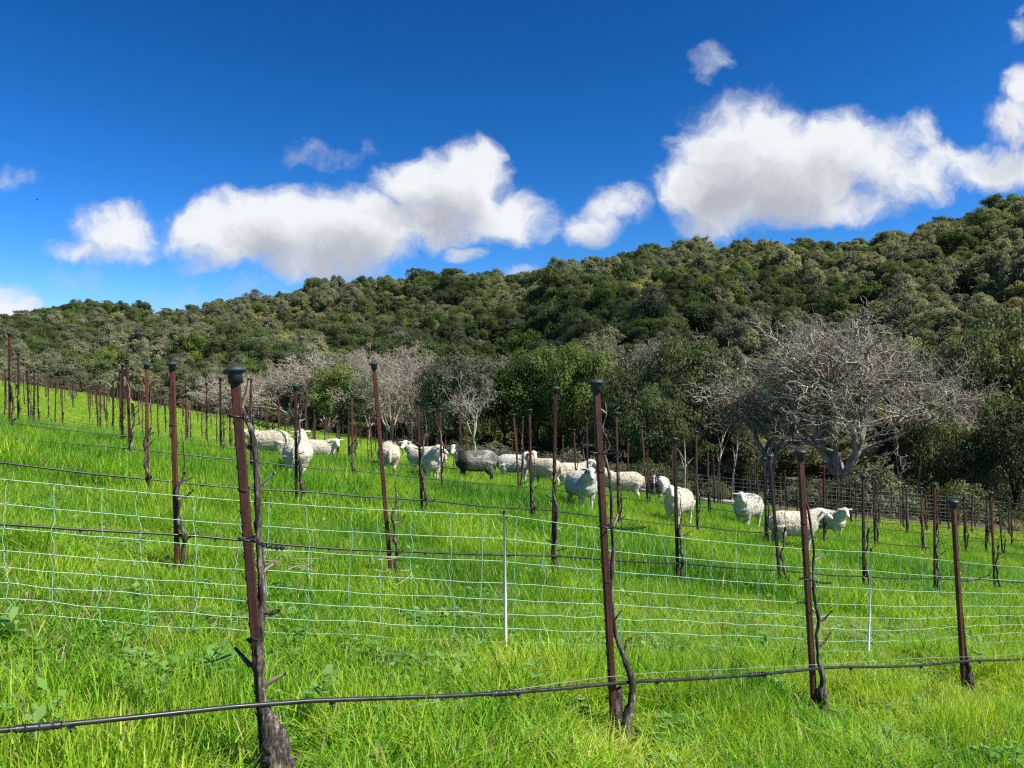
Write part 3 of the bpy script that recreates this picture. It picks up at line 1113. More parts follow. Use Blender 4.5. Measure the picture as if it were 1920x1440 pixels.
def build_posts():
    cnt = {}
    g = random.Random(11)
    for e in posts:
        k, x, y, zt, lx, ly, u = e
        i = cnt.get(k, 0)
        cnt[k] = i + 1
        d = math.hypot(x, y)
        st = empty("vineyard_post", (x + lx * (zt - H(x, y)), y + ly * 2, zt))
        lean = Vector((lx, ly, 1)).normalized()
        q = Vector((0, 0, 1)).rotation_difference(lean)
        st.rotation_euler = (q.to_matrix() @ Matrix.Rotation(rad(15 + g.uniform(-11, 11)), 3, 'Z')).to_euler()
        obj("stake", STAKE, st)
        cp = obj("cap", CAP if d < 14 else CAP_LOW, st)
        cp.rotation_euler = (g.gauss(0, .06), g.gauss(0, .06), 0)
        if k < 12 and k <= 8:
            lab = "rusty post with black cap in the %s vine row, %s from the left" % (ROWNAME[k], ORD[i]) if k else \
                ["rusty leaning post with black cap, nearest of all and left of centre", "rusty nearest-row post with cap beside the vine with a black tie",
                 "rusty nearest-row post with cap in front of the long white sheep", "rusty nearest-row post with wide cap, rightmost of its row"][i]
        else:
            lab = "small rusty post far off in the back rows of the bright slope"
        tag(st, lab, "post", "rusty capped posts along the vine rows")
        # its vine
        gz = H(x, y)
        if k == 0:
            vt = near_vine(i, (x + .06, y - .02, gz))
            tag(vt, ["thick gnarled grapevine with pale pruned stubs, nearest of all", "twisting grapevine with a cut stump and black strap beside its capped post",
                     "dark thin grapevine with side twigs in front of the long white sheep", "short dark grapevine behind the rightmost near post"][i], "grapevine", "bare pruned vines along the rows")
        else:
            tm, sms, al = VARS[g.randrange(8)]
            if d < 17:
                vt = empty("grapevine", (x, y, gz), g.uniform(-.6, .5))
                obj("trunk", tm, vt)
                for s in sms:
                    obj("spur", s, vt)
            else:
                vt = obj("grapevine", al, None, (x, y, gz), (0, 0, g.uniform(-.6, .5)))
            s = g.uniform(.85, 1.12)
            vt.scale = (s, s, s)
            if k <= 8:
                lab = "bare pruned grapevine on the %s post from the left in the %s vine row" % (ORD[i], ROWNAME[k])
            else:
                lab = "tiny bare grapevine far off in the back rows of the bright slope"
            tag(vt, lab, "grapevine", "bare pruned vines along the rows")
    # the rest, far off
    sp = []
    for i in range(4):
        b = MB()
        b.tube([(0, 0, -.1), (0, 0, 1.0), (0, 0, 2.0)], .026, 4, mat=0)
        P, r = vine_trunk(400 + i, 1.25, 1)
        b.tube(P[::3], r[::3] * 1.5, 4, mat=1)
        for pts, rr in spur_paths(400 + i, P, 6):
            b.tube(pts, rr * 1.3, 3, mat=1)
        b.tube([(0, 0, 2.0), (0, 0, 2.045)], .055, 6, mat=2)
        sp.append(b.mesh("far_post_%d" % i, [M['rust'], M['vine'], M['cap']], smooth=False))
    n = len(far_posts)
    gg = np.random.default_rng(3)
    if n:
        o = scatter("far_vineyard_rows", [(e[1], e[2], H(e[1], e[2])) for e in far_posts],
                    np.stack([gg.normal(0, .02, n), gg.normal(0, .02, n), gg.uniform(-.5, .5, n)], 1),
                    np.stack([np.ones(n), np.ones(n), gg.normal(1, .05, n)], 1), gg.integers(0, 4, n), sp)
        tag(o, "distant mass of rusty posts and vines on the bright far slope", "vine rows", kind='stuff')


build_posts()


# ------------------------------------------------------------------ drip hoses
def build_hoses():
    for k in range(12):
        v = 3.4 + 3.7 * k - .035
        us = np.arange(-3, 160, .35 if k < 3 else .7)
        x, y = C * us - S_ * v, S_ * us + C * v
        keep = (y > 1.2) & (np.abs(x) < .92 * y + 1.5) & (np.hypot(x, y) < EDGE_R(np.arctan2(x, y)) - .8)
        us, x, y = us[keep], x[keep], y[keep]
        sm = np.convolve(np.pad(height(x, y), 6, mode='edge'), np.ones(13) / 13, 'valid')
        ph = (us - (1.06 + .33 * k)) / 2.1
        z = sm + (.30 if k == 0 else .335) - .020 * np.sin(np.pi * (ph - np.floor(ph))) + .018 * vnoise(us * .6, us * 0 + k, 31)
        P = np.stack([x, y, z], 1)
        root = obj("drip_hose", MB().tube(P, .0105 if k < 2 else .013, 10 if k < 2 else 6).mesh("drip_hose", [M['hose']]))
        tag(root, ["black drip hose strung low along the nearest row across the foreground"][0] if k == 0 else
            "black drip hose strung along the %s vine row from the camera" % ROWNAME[k], "drip hose", "drip hoses along the vine rows")
        if k > 2:
            continue
        for j in range(1, len(P) - 1, 3):
            # emitter hanging under the hose
            p = P[j] + (P[j + 1] - P[j]) * .3
            e = MB()
            e.tube([(0, 0, -.006), (0, 0, -.020)], [.014, .014], 10)
            e.tube([(0, 0, -.020), (0, 0, -.025), (0, 0, -.034)], [.010, .006, .004], 8)
            obj("emitter", e.mesh("emitter", [M['hose']]), root, tuple(p))
        if k == 0:
            for px in (88, 963, 1430):
                xx, yy = at_row(px, v)
                j = int(np.argmin(np.hypot(x - xx, y - yy)))
                a, b2 = P[max(j - 1, 0)], P[min(j + 1, len(P) - 1)]
                d = (b2 - a) / np.linalg.norm(b2 - a)
                ts = np.linspace(-.075, .075, 25)
                pts = P[j] + ts[:, None] * d
                obj("coupling", MB().tube(pts, .0145 + .0022 * np.sign(np.sin(ts * 420)), 10).mesh("coupling", [M['hose']]), root)
    # thin guide wire above the nearest hose
    v = 3.4 - .03
    us = np.arange(1.7, 9.6, .25)
    x, y = C * us - S_ * v, S_ * us + C * v
    z = height(x, y)
    sm = np.convolve(np.pad(z, 6, mode='edge'), np.ones(13) / 13, 'valid') + .335 + .012 * vnoise(us * .9, us * 0, 33)
    o = obj("trellis_wire", MB().tube(np.stack([x, y, sm], 1), .0016, 5).mesh("trellis_wire", [M['wire']]))
    tag(o, "thin pale wire running just above the nearest drip hose", "wire")


build_hoses()


# ------------------------------------------------------------------ plastic chain ties on the near posts
def build_ties():
    def chain(p0, p1, sag, label, n=15, r=.008):
        p0, p1 = np.array(p0), np.array(p1)
        b = MB()
        for i in range(n):
            t0, t1 = i / n, (i + .92) / n
            a = p0 + (p1 - p0) * t0 + np.array([0, 0, -sag * math.sin(math.pi * t0)])
            c = p0 + (p1 - p0) * t1 + np.array([0, 0, -sag * math.sin(math.pi * t1)])
            mid = (a + c) / 2
            L = np.linalg.norm(c - a) / 2
            d = (c - a) / (2 * L)
            s = np.array([0, 0, 1.0]) if i % 2 else np.array([0, 1.0, 0])
            th = np.linspace(0, 2 * math.pi, 11)
            b.tube(mid + np.cos(th)[:, None] * d * L + np.sin(th)[:, None] * s * r, .0032, 5, cap=False)
        o = obj("chain_tie", b.mesh("chain_tie", [M['tie']]))
        tag(o, label, "plant tie", "plastic chain ties on the near posts")
        return b

    def loop_at(px, py, z, R=.036):
        c = np.array(ray(px, py, z))
        th = np.linspace(0, 2 * math.pi, 15)
        return np.stack([c[0] + R * np.cos(th), c[1] + R * np.sin(th), c[2] + .004 * np.sin(th * 2)], 1)
    for (a, b_, lab) in (
        ((1140, 987, 4.50), (1212, 988, 4.38), "black plastic chain tie sticking out right of the second near post"),
        ((1118, 848, 4.50), (1172, 846, 4.40), "black chain tie high on the second near post"),
        ((450, 780, 3.27), (520, 800, 3.12), "black chain tie high on the nearest leaning post"),
        ((470, 1010, 3.27), (535, 1028, 3.14), "black chain tie halfway up the nearest leaning post"),
        ((1515, 1085, 5.58), (1560, 1093, 5.5), "dark chain tie halfway up the third near post"),
    ):
        p0, p1 = ray(*a), ray(*b_)
        chain(p0, p1, .012, lab)
        lp = loop_at(a[0] - 6, a[1], a[2] + .02)
        o = bpy.data.objects[-1] if False else None
        ob = [q for q in COL.objects if q.name.startswith("chain_tie")][-1]
        obj("strap", MB().tube(lp, .006, 6, cap=False).mesh("strap", [M['tie']]), ob)


build_ties()


# ------------------------------------------------------------------ electric net fence
def build_net():
    nodes = [(-220, 4.25), (0, 4.62), (460, 5.25), (945, 6.0), (1300, 6.9), (1633, 7.9), (1800, 9.2), (1960, 10.8), (2100, 12.6)]
    P = np.array([((px - 960) / F * z, z) for px, z in nodes])
    # resample every 0.02 m
    seg = np.hypot(*np.diff(P, axis=0).T)
    s = np.concatenate([[0], np.cumsum(seg)])
    q = smooth_path(P, 12)
    sl = np.concatenate([[0], np.cumsum(np.hypot(*np.diff(q, axis=0).T))])
    L = sl[-1]
    posts_s = [sl[i * 12] for i in (0, 3, 5, 8)]

    def at(t):
        return np.interp(t, sl, q[:, 0]), np.interp(t, sl, q[:, 1])

    def ground(t):
        x, y = at(t)
        zz = [height(*at(np.clip(t + d, 0, L))) for d in (-.6, -.3, 0, .3, .6)]
        return sum(zz) / 5
    fr = [0.0, .109, .225, .342, .469, .636, .815, 1.0]
    tops = hermite([-1, posts_s[1] * .0 + float(sl[12]), posts_s[1], posts_s[2], L + 1], [.90, .92, 1.08, 1.12, 1.05])

    def zline(t, f):
        # the top line is tight between posts, the rest sags a little
        ps = np.array(posts_s)
        i = np.clip(np.searchsorted(ps, t) - 1, 0, len(ps) - 2)
        a, b = ps[i], ps[i + 1]
        w = (t - a) / (b - a)
        zt = (ground(a) + tops(a)) * (1 - w) + (ground(b) + tops(b)) * w - .05 * np.sin(np.pi * np.clip(w, 0, 1))
        zb = ground(t) + .075
        return zb + (zt - zb) * f + (1 - f) * .012 * vnoise(t * 5, t * 0 + f * 9, 41)
    root = empty("net_fence", (0, 0, 0))
    x0, y0 = at(posts_s[1])
    root.location = (float(x0), float(y0), H(float(x0), float(y0)))
    off = np.array(root.location)
    b = MB()
    ts = np.arange(0, L, .065)
    for f in fr:
        x, y = at(ts)
        z = zline(ts, f)
        b.tube(np.stack([x, y, z], 1) - off, .0017, 5, mat=0)
    g = np.random.default_rng(4)
    vs = np.arange(.05, L, .262)
    knot = []
    for t in vs:
        offs = g.normal(0, .022, len(fr)).cumsum() * .55
        pts = []
        for f1 in range(len(fr) - 1, -1, -1):
            tt = t + offs[f1]
            x, y = at(tt)
            c = np.array([x, y, zline(np.array(tt), fr[f1])], float)
            if pts:
                m = (pts[-1] + c) / 2
                dx, dy = at(tt + .1)
                dirv = np.array([dx - x, dy - y, 0]) / .1
                pts.append(m + dirv * g.normal(0, .014))
            pts.append(c)
            knot.append(c)
        # loose tail below the bottom line
        c = pts[-1]
        pts.append(c + np.array([g.normal(0, .03), g.normal(0, .02), -.06]))
        b.tube(smooth_path(np.array(pts), 3) - off, .0014, 4, mat=0)
    for c in knot:
        if c[1] < 8:
            b.tube([c - off + [-.007, 0, 0], c - off, c - off + [.007, 0, 0]], [.003, .0058, .003], 5, mat=1)
    obj("net", b.mesh("net", [M['net'], M['knot']]), root)
    for i, t in enumerate(posts_s):
        x, y = at(t)
        gz = H(float(x), float(y))
        zt = float(zline(np.array(t), 1.0))
        lean = (.012, -.02, .03, 0)[i]
        pts = np.array([(x - lean, y, gz - .15), (x, y, zt + .0)]) - off
        p = obj("fence_post", MB().tube(pts, .0105, 10).mesh("fence_post", [M['white']]), root)
        obj("post_cap", MB().tube(np.array([(x, y, zt - .002), (x, y, zt + .035)]) - off, [.0125, .0115], 10).mesh("post_cap", [M['cap']]), p)
    tag(root, "pale blue-green electric net fence on white rods across the foreground", "net fence")


build_net()


# ------------------------------------------------------------------ sheep
def mat_sheep(name, sss):
    m, nt, out = new_mat(name)
    n = nt.nodes.new('ShaderNodeAttribute')
    n.attribute_name = 'coat'
    c = X(nt, n.outputs['Color'])
    wool = attr(nt, 'wool')
    p = tcoord(nt)
    n1 = noise_n(nt, p, 9, 5, .65)
    n2 = noise_n(nt, p, 55, 4, .7)
    f = n1.lin(.3, .7, .74, 1.14)
    f2 = n2.lin(.3, .7, .86, 1.08)
    k = f * f2
    cc = nt.nodes.new('ShaderNodeCombineXYZ')
    nt.links.new(k.k, cc.inputs[0]); nt.links.new((k * .985).k, cc.inputs[1]); nt.links.new((k * .93).k, cc.inputs[2])
    col = mixc(nt, 1.0, c, X(nt, cc.outputs[0]), 'MULTIPLY')
    b = principled(nt, out, col, .9)
    b.inputs['Specular IOR Level'].default_value = .1
    b.inputs['Sheen Weight'].default_value = .25
    b.inputs['Sheen Roughness'].default_value = .6
    b.inputs['Subsurface Weight'].default_value = sss
    b.inputs['Subsurface Radius'].default_value = (.09, .08, .065)
    b.inputs['Subsurface Scale'].default_value = 1.0
    bump(nt, b, n2 * .6 + n1 * .4, .012, .6)
    return m


M['fleece'] = mat_sheep("fleece_skin", .7)
M['locks'] = mat_sheep("fleece_locks", 0.0)


def ball(c, r, axis=None, seg=16):
    """closed ellipsoid; r along (axis, side, up)"""
    bm = bmesh.new()
    bmesh.ops.create_uvsphere(bm, u_segments=seg, v_segments=seg // 2 + 2, radius=1)
    V = np.array([v.co[:] for v in bm.verts])
    Fc = [tuple(v.index for v in f.verts) for f in bm.faces]
    bm.free()
    V = V * np.array(r)
    if axis is not None:
        a = np.array(axis, float); a /= np.linalg.norm(a)
        s = np.cross([0, 0, 1.0], a); s /= np.linalg.norm(s)
        u = np.cross(a, s)
        V = V[:, :1] * a + V[:, 1:2] * s + V[:, 2:] * u
    return V + np.array(c), Fc


WHITE = (.69, .63, .50)
KINDS = {
    'white': dict(wool=WHITE, face=(.68, .65, .60), leg=(.56, .57, .48), ear=(.66, .60, .54)),
    'cream': dict(wool=(.66, .60, .455), face=(.66, .62, .55), leg=(.6, .54, .43), ear=(.64, .58, .5)),
    'darkear': dict(wool=(.60, .58, .53), face=(.64, .62, .59), leg=(.6, .56, .5), ear=(.05, .045, .04)),
    'tan': dict(wool=(.66, .57, .44), face=(.6, .63, .58), leg=(.62, .55, .45), ear=(.25, .22, .19)),
    'grey': dict(wool=(.36, .33, .29), face=(.52, .505, .48), leg=(.022, .019, .017), ear=(.035, .03, .027)),
    'badger': dict(wool=(.6, .58, .54), face=(.03, .027, .025), leg=(.2, .18, .16), ear=(.04, .035, .03)),
    'speckled': dict(wool=(.66, .63, .54), face=(.68, .65, .61), leg=(.64, .6, .52), ear=(.7, .64, .58)),
}


def sheep_mesh(name, seed, kind, head_yaw, neck=1.0, drop=0.0, step=0.0, size=1.0, fat=1.0):
    g = np.random.default_rng(seed)
    b = MB()
    w = fat
    tx = np.array([-.575, -.555, -.50, -.41, -.26, -.08, .10, .26, .38, .46, .505, .52])
    tr = np.array([.03, .10, .175, .232, .262, .268, .262, .245, .212, .160, .09, .03])
    tz = np.array([.66, .66, .65, .64, .625, .61, .605, .61, .62, .63, .64, .64])
    tv, tf = tube(np.stack([tx, tx * 0, tz], 1), tr, 18)
    tv[:, 1] *= w * .97
    b.add(tv, tf)
    hy = rad(head_yaw)
    bend = .45 * hy
    hb = np.array([.40 + .20 * math.cos(bend), .20 * math.sin(bend), .70 + .27 * neck - drop])
    nk = np.array([(.30, 0, .66), (.38, 0, .74), tuple((np.array([.42, 0, .78]) + hb) / 2 + [0, 0, -.02]), tuple(hb)])
    b.tube(nk, [.20, .175, .135, .108], 14)
    pit = rad(-27 if drop < .2 else -50)
    hd = np.array([math.cos(hy) * math.cos(pit), math.sin(hy) * math.cos(pit), math.sin(pit)])
    side = np.array([-math.sin(hy), math.cos(hy), 0])
    up = np.cross(hd, side)
    sk = hb + hd * .045 + np.array([0, 0, .02])
    b.add(*ball(sk, (.130, .088, .098), hd))
    nose = sk + hd * .215 - up * .018
    b.tube([sk + hd * .02, sk + hd * .10 - up * .004, sk + hd * .165 - up * .012, nose], [.078, .066, .053, .044], 12)
    b.add(*ball(nose - hd * .005, (.042, .044, .042), hd, 12))
    ears = []
    for s in (-1, 1):
        e0 = sk - hd * .035 + side * s * .065 + up * .045
        ed = side * s * .93 + np.array([0, 0, -.12]) - hd * .28
        ed /= np.linalg.norm(ed)
        v, f = ball((0, 0, 0), (.092, .042, .020), ed, 12)
        v = v + e0 + ed * .070
        b.add(v, f)
        ears.append(e0 + ed * .085)
    for s in (-1, 1):
        st = step * s
        x = .31
        b.tube([(x, s * .11, .56), (x, s * .112, .40), (x + st * .4, s * .11, .27), (x + st * .8, s * .11, .07), (x + st * .85 + .005, s * .11, .03)], [.115, .068, .038, .029, .034], 10)
        b.add(*ball((x + st * .85 + .015, s * .11, .022), (.045, .034, .03), None, 10))
        st = -st
        b.tube([(-.37, s * .115, .60), (-.335, s * .128, .43), (-.36 + st * .4, s * .13, .32), (-.445 + st * .6, s * .13, .245), (-.425 + st * .8, s * .13, .08), (-.42 + st * .85, s * .13, .03)], [.17, .115, .070, .042, .029, .034], 10)
        b.add(*ball((-.40 + st * .85, s * .13, .022), (.045, .034, .03), None, 10))
    b.tube([(-.54, 0, .74), (-.60, .01, .66), (-.625, .015, .52), (-.62, .015, .42)], [.05, .042, .036, .024], 8)
    me = b.mesh("tmp", [])
    o = obj("tmp", me)
    md = o.modifiers.new("r", 'REMESH'); md.mode = 'VOXEL'; md.voxel_size = .0135
    md = o.modifiers.new("s", 'SMOOTH'); md.factor = .5; md.iterations = 4
    dg = bpy.context.evaluated_depsgraph_get()
    em = bpy.data.meshes.new_from_object(o.evaluated_get(dg))
    bpy.data.objects.remove(o)
    n = len(em.vertices)
    co = np.zeros(n * 3, np.float32); em.vertices.foreach_get('co', co); co = co.reshape(-1, 3).astype(float)
    no = np.zeros(n * 3, np.float32); em.vertices.foreach_get('normal', no); no = no.reshape(-1, 3).astype(float)
    K = KINDS[kind]
    rel = co - sk
    along = rel @ hd
    near = np.linalg.norm(rel, axis=1)
    face = (near < .36) & (along > -.035) & (np.abs(rel @ side) < .13)
    face |= (near < .13) & (along > -.09)
    ear = np.zeros(n, bool)
    for e in ears:
        ear |= np.linalg.norm(co - e, axis=1) < .10
    ear &= np.abs(rel @ side) > .088
    leg = co[:, 2] < .345 + .03 * vnoise(co[:, 0] * 20, co[:, 1] * 20, seed)
    leg &= ~(face | ear)
    wool = ~(face | ear | leg)
    col = np.tile(np.array(K['wool']), (n, 1))
    blot = np.array([mnoise.noise(Vector(c * 4.2) + Vector((seed * 3.1, 0, 0))) for c in co])
    fine = np.array([mnoise.noise(Vector(c * 17) + Vector((seed, 5, 0))) for c in co])
    col *= (1 + .10 * blot + .05 * fine)[:, None]
    # yellowed, muddied underside and rump
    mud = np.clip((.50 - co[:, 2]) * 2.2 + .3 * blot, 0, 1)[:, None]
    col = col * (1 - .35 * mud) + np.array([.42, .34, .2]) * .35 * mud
    if kind == 'grey':
        dark = np.clip(sstep(.06, .26, co[:, 0] + .08 * blot) + sstep(.47, .37, co[:, 2]) + .6 * sstep(-.34, -.48, co[:, 0] + .1 * blot) + .7 * sstep(.3, .5, blot), 0, 1)[:, None]
        lite = sstep(0, .5, fine + blot)[:, None]
        col = col * (1 + .45 * lite)
        col = col * (1 - dark) + np.array([.022, .018, .016]) * dark
    if kind == 'speckled':
        sp_ = ((fine + .6 * blot > .18) & (co[:, 2] > .62) & (co[:, 0] < .30))[:, None]
        col = np.where(sp_, np.array([.15, .13, .105]), col)
    if kind == 'tan':
        t = sstep(0, .35, co[:, 0] + .2 * blot)[:, None]
        col = col * (1 - .6 * t) + np.array([.60, .42, .24]) * .6 * t
    if kind == 'badger':
        t = ((co[:, 0] > .28) & (np.abs(co[:, 1]) > .05) & (co[:, 2] > .4))[:, None]
        col = np.where(t & wool[:, None], np.array([.045, .04, .035]), col)
    col[face] = K['face']
    col[ear] = K['ear']
    col[leg] = K['leg']
    if kind in ('darkear',):
        patch = face & (np.abs(rel @ side) > .055) & (along < .11) & (along > .03) & (rel @ up > .0)
        col[patch] = (.13, .12, .105)
    if kind == 'badger':
        blaze = face & (np.abs(rel @ side) < .022) | face & (np.abs(rel @ side) > .062) & (along > .05)
        col[blaze] = (.66, .64, .6)
    if kind == 'grey':
        cheek = face & (along < .06) & (np.abs(rel @ side) > .055)
        col[cheek] = (.05, .045, .04)
    hoof = co[:, 2] < .045
    col[hoof] = (.05, .042, .035)
    # nostrils and mouth line
    nr = co - nose
    dn = np.minimum(np.linalg.norm(co - (nose + hd * .034 + side * .018 + up * .006), axis=1), np.linalg.norm(co - (nose + hd * .034 - side * .018 + up * .006), axis=1))
    col[dn < .016] = (.07, .05, .045)
    ml = face & (np.abs(nr @ up + .018) < .008) & (along > .15)
    col[ml] = np.array(K['face']) * .35
    # locks of wool
    lock = np.array([mnoise.noise(Vector(c * 13)) * .008 + mnoise.noise(Vector((c[0] * 34, c[1] * 34, c[2] * 24))) * .007 for c in co])
    co = co + no * (np.where(wool, lock + .012, 0))[:, None]
    Fs = [tuple(p.vertices) for p in em.polygons]
    out = MB().add(co * size, Fs)
    cl, wl = [col], [wool.astype(float)]
    for s in (-1, 1):
        v, f = ball((sk + hd * .075 + side * s * .066 + up * .035) * size, (.017 * size, .011 * size, .014 * size), hd, 8)
        out.add(v, f)
        cl.append(np.tile((.012, .010, .008), (len(v), 1))); wl.append(np.zeros(len(v)))
    bpy.data.meshes.remove(em)
    # short curly locks standing on the woolly skin
    wi = np.flatnonzero(wool)
    pick = wi[g.integers(0, len(wi), 4200)]
    base = co[pick] - no[pick] * .008 + g.normal(0, .006, (len(pick), 3))
    nn = no[pick]
    d = np.cross(nn, g.normal(size=nn.shape)); d /= np.linalg.norm(d, axis=1)[:, None] + 1e-9
    d = d * .8 + [0, 0, -.5]
    d -= nn * (d * nn).sum(1)[:, None]
    d /= np.linalg.norm(d, axis=1)[:, None] + 1e-9
    d = d + nn * g.uniform(.04, .16, (len(pick), 1))
    sd = np.cross(nn, d); sd /= np.linalg.norm(sd, axis=1)[:, None] + 1e-9
    L = g.uniform(.016, .030, len(pick))[:, None]
    W = g.uniform(.007, .012, len(pick))[:, None]
    cv = nn * L * .05
    base = base + nn * .009
    LV = np.stack([base - sd * W, base + sd * W, base + d * L * .6 + sd * W * .9 + cv, base + d * L * .6 - sd * W * .9 + cv, base + d * L + cv * .2], 1).reshape(-1, 3) * size
    lm = quads_mesh("fleece", LV, 5, [(0, 1, 2, 3), (3, 2, 4)], [M['locks']])
    lc = np.repeat(np.clip(col[pick] * g.uniform(.92, 1.14, (len(pick), 1)), 0, 1), 5, axis=0)
    a = lm.color_attributes.new('coat', 'FLOAT_COLOR', 'POINT')
    a.data.foreach_set('color', np.hstack([lc, np.ones((len(lc), 1))]).astype(np.float32).ravel())
    me = out.mesh(name, [M['fleece']])
    a = me.color_attributes.new('coat', 'FLOAT_COLOR', 'POINT')
    cc = np.concatenate(cl)
    a.data.foreach_set('color', np.hstack([np.clip(cc, 0, 1), np.ones((len(cc), 1))]).astype(np.float32).ravel())
    a = me.attributes.new('wool', 'FLOAT', 'POINT')
    a.data.foreach_set('value', np.concatenate(wl).astype(np.float32))
    return me, lm


def build_sheep():
    for i, (px, z, yaw, hyaw, kind, neck, drop, step, size, fat, lab) in enumerate(SHEEP):
        me, lm = sheep_mesh("sheep", 40 + i, kind, hyaw, neck, drop, step, size * .95, fat)
        x = (px - 960) / F * z
        o = obj("sheep", me, None, (x, z, H(x, z) - .01), (0, 0, rad(yaw)))
        obj("fleece", lm, o)
        tag(o, lab, "sheep", "sheep grazing between the vine rows")


build_sheep()


# ------------------------------------------------------------------ trees
def leaf_quads(C_, Nn, size, g, aspect=.6):
    n = len(C_)
    Nn = Nn / (np.linalg.norm(Nn, axis=1)[:, None] + 1e-9)
    r = g.normal(size=(n, 3))
    a = np.cross(Nn, r); a /= np.linalg.norm(a, axis=1)[:, None] + 1e-9
    b = np.cross(Nn, a)
    s = (size * (.6 + .8 * g.random(n)))[:, None] if np.ndim(size) == 0 else (size * (.6 + .8 * g.random(n)))[:, None]
    L, W = a * s, b * s * aspect
    V = np.stack([C_ - L, C_ - W + L * .15 + Nn * s * .12, C_ + L, C_ + W - L * .1 + Nn * s * .12], 1)
    return V.reshape(-1, 3)


def crown_pts(seed, R, zc, nlobe, nleaf, lobe=(.22, .40), low=-.45):
    g = np.random.default_rng(seed)
    R = np.array(R)
    cs, ns, rn = [], [], []
    for i in range(nlobe):
        while True:
            d = g.normal(size=3); d /= np.linalg.norm(d)
            if d[2] > low: break
        rr = g.uniform(.45, .88) if g.random() < .85 else g.uniform(.85, 1.05)
        c = d * R * rr
        lr = g.uniform(*lobe) * R.mean() * (1.0 if rr < .88 else .6)
        m = int(nleaf * (lr / (lobe[1] * R.mean())) ** 2 * g.uniform(.8, 1.2)) + 5
        q = g.normal(size=(m, 3)); q /= np.linalg.norm(q, axis=1)[:, None]
        # ragged shell: denser above, thin below
        q[:, 2] = np.abs(q[:, 2]) * np.where(g.random(m) < .78, 1, -1)
        rad_ = lr * (.55 + .55 * g.random(m) ** .6)
        rad_ *= 1 + .28 * np.sin(q[:, 0] * 5 + i) * np.sin(q[:, 1] * 6 + i * 2)
        p = c + q * rad_[:, None] * np.array([1.05, 1.05, .82])
        cs.append(p)
        ns.append(q * .9 + d * .25 + g.normal(0, .55, (m, 3)) + [0, 0, .25])
        rn.append(np.clip(g.uniform(.15, .85) + g.normal(0, .16, m), 0, 1))
    P = np.concatenate(cs) + [0, 0, zc]
    return P, np.concatenate(ns), np.concatenate(rn), g


def crown_mesh(name, seed, R, zc, nlobe, nleaf, size, mat, lobe=(.22, .40), low=-.45):
    P, N, rn, g = crown_pts(seed, R, zc, nlobe, nleaf, lobe, low)
    V = leaf_quads(P, N, size, g)
    return quads_mesh(name, V, 4, [(0, 1, 2, 3)], [mat], {'rnd': np.repeat(rn, 4)})


def oak_trunk(seed, h, r0, spread, nl=6):
    g = np.random.default_rng(seed)
    b = MB()
    fork = h * g.uniform(.18, .28)
    t = np.linspace(0, 1, 6)
    tr = np.stack([.12 * r0 * 4 * np.sin(t * 3 + seed), .1 * np.sin(t * 4), -.4 + t * (fork + .4)], 1)
    b.tube(tr, r0 * (1.5 - .6 * t), 9)
    for i in range(nl):
        a = i * 2 * math.pi / nl + g.uniform(-.4, .4)
        rr = spread * g.uniform(.45, .8)
        end = np.array([math.cos(a) * rr, math.sin(a) * rr, h * g.uniform(.6, .85)])
        p0 = tr[-1]
        m1 = p0 + (end - p0) * .35 + np.array([0, 0, h * .03]) + g.normal(0, .15, 3)
        m2 = p0 + (end - p0) * .7 + g.normal(0, .2, 3)
        b.tube(smooth_path([p0, m1, m2, end], 3), np.linspace(r0 * .7, r0 * .15, 10), 6)
        for k in range(3):
            e2 = m2 + np.array([g.normal(0, .3 * spread), g.normal(0, .3 * spread), g.uniform(.05, .25) * h])
            b.tube([m2, (m2 + e2) / 2 + g.normal(0, .1, 3), e2], [r0 * .3, r0 * .2, r0 * .08], 5)
    return b


def bare_tree(seed, h, spread, levels=5, r0=.26, nlimb=4, low=.16, kids=(4, 5, 5, 5), twig=.013, droop=.0):
    """leafless tree: limbs split again and again down to fine twigs"""
    g = np.random.default_rng(seed)
    main, fine = MB(), MB()
    fork = h * low
    t = np.linspace(0, 1, 5)
    tr = np.stack([.25 * np.sin(t * 2 + seed) * t, .15 * np.sin(t * 3), -.4 + t * (fork + .4)], 1)
    main.tube(tr, r0 * (1.35 - .4 * t), 9)

    def grow(p0, d, L, r, lev):
        n = 5 if lev < levels - 1 else 3
        pts = [p0]
        dd = d.copy()
        for i in range(n):
            dd = dd + g.normal(0, .20 + .06 * lev, 3) + np.array([0, 0, .10 if lev < 2 else .02 - droop])
            dd /= np.linalg.norm(dd)
            pts.append(pts[-1] + dd * L / n)
        pts = np.array(pts)
        rr = np.linspace(r, r * .38, n + 1)
        (main if lev < 2 else fine).tube(pts, np.maximum(rr, twig * .5), 7 if lev == 0 else 5 if lev < 2 else 3, cap=False)
        if lev >= levels - 1:
            return
        k = kids[min(lev, len(kids) - 1)]
        for i in range(k):
            f = g.uniform(.35, 1.0) if i < k - 1 else 1.0
            q = f * n
            a = int(min(q, n - 1e-6)); fr = q - a
            p = pts[a] * (1 - fr) + pts[min(a + 1, n)] * fr
            base = pts[min(a + 1, n)] - pts[a]
            base /= np.linalg.norm(base) + 1e-9
            nd = base + g.normal(0, .55, 3) * np.array([1, 1, .8]) + np.array([0, 0, .16])
            nd /= np.linalg.norm(nd)
            grow(p, nd, L * g.uniform(.48, .72), max(r * (.62 - .12 * (f < .8)), twig), lev + 1)
    for i in range(nlimb):
        a = i * 2 * math.pi / nlimb + g.uniform(-.45, .45)
        tilt = g.uniform(.35, 1.0) * spread / h * 1.5
        d = np.array([math.cos(a) * tilt, math.sin(a) * tilt, 1.0])
        d /= np.linalg.norm(d)
        grow(tr[-1], d, h * g.uniform(.42, .56), r0 * .72, 0)
    return main, fine


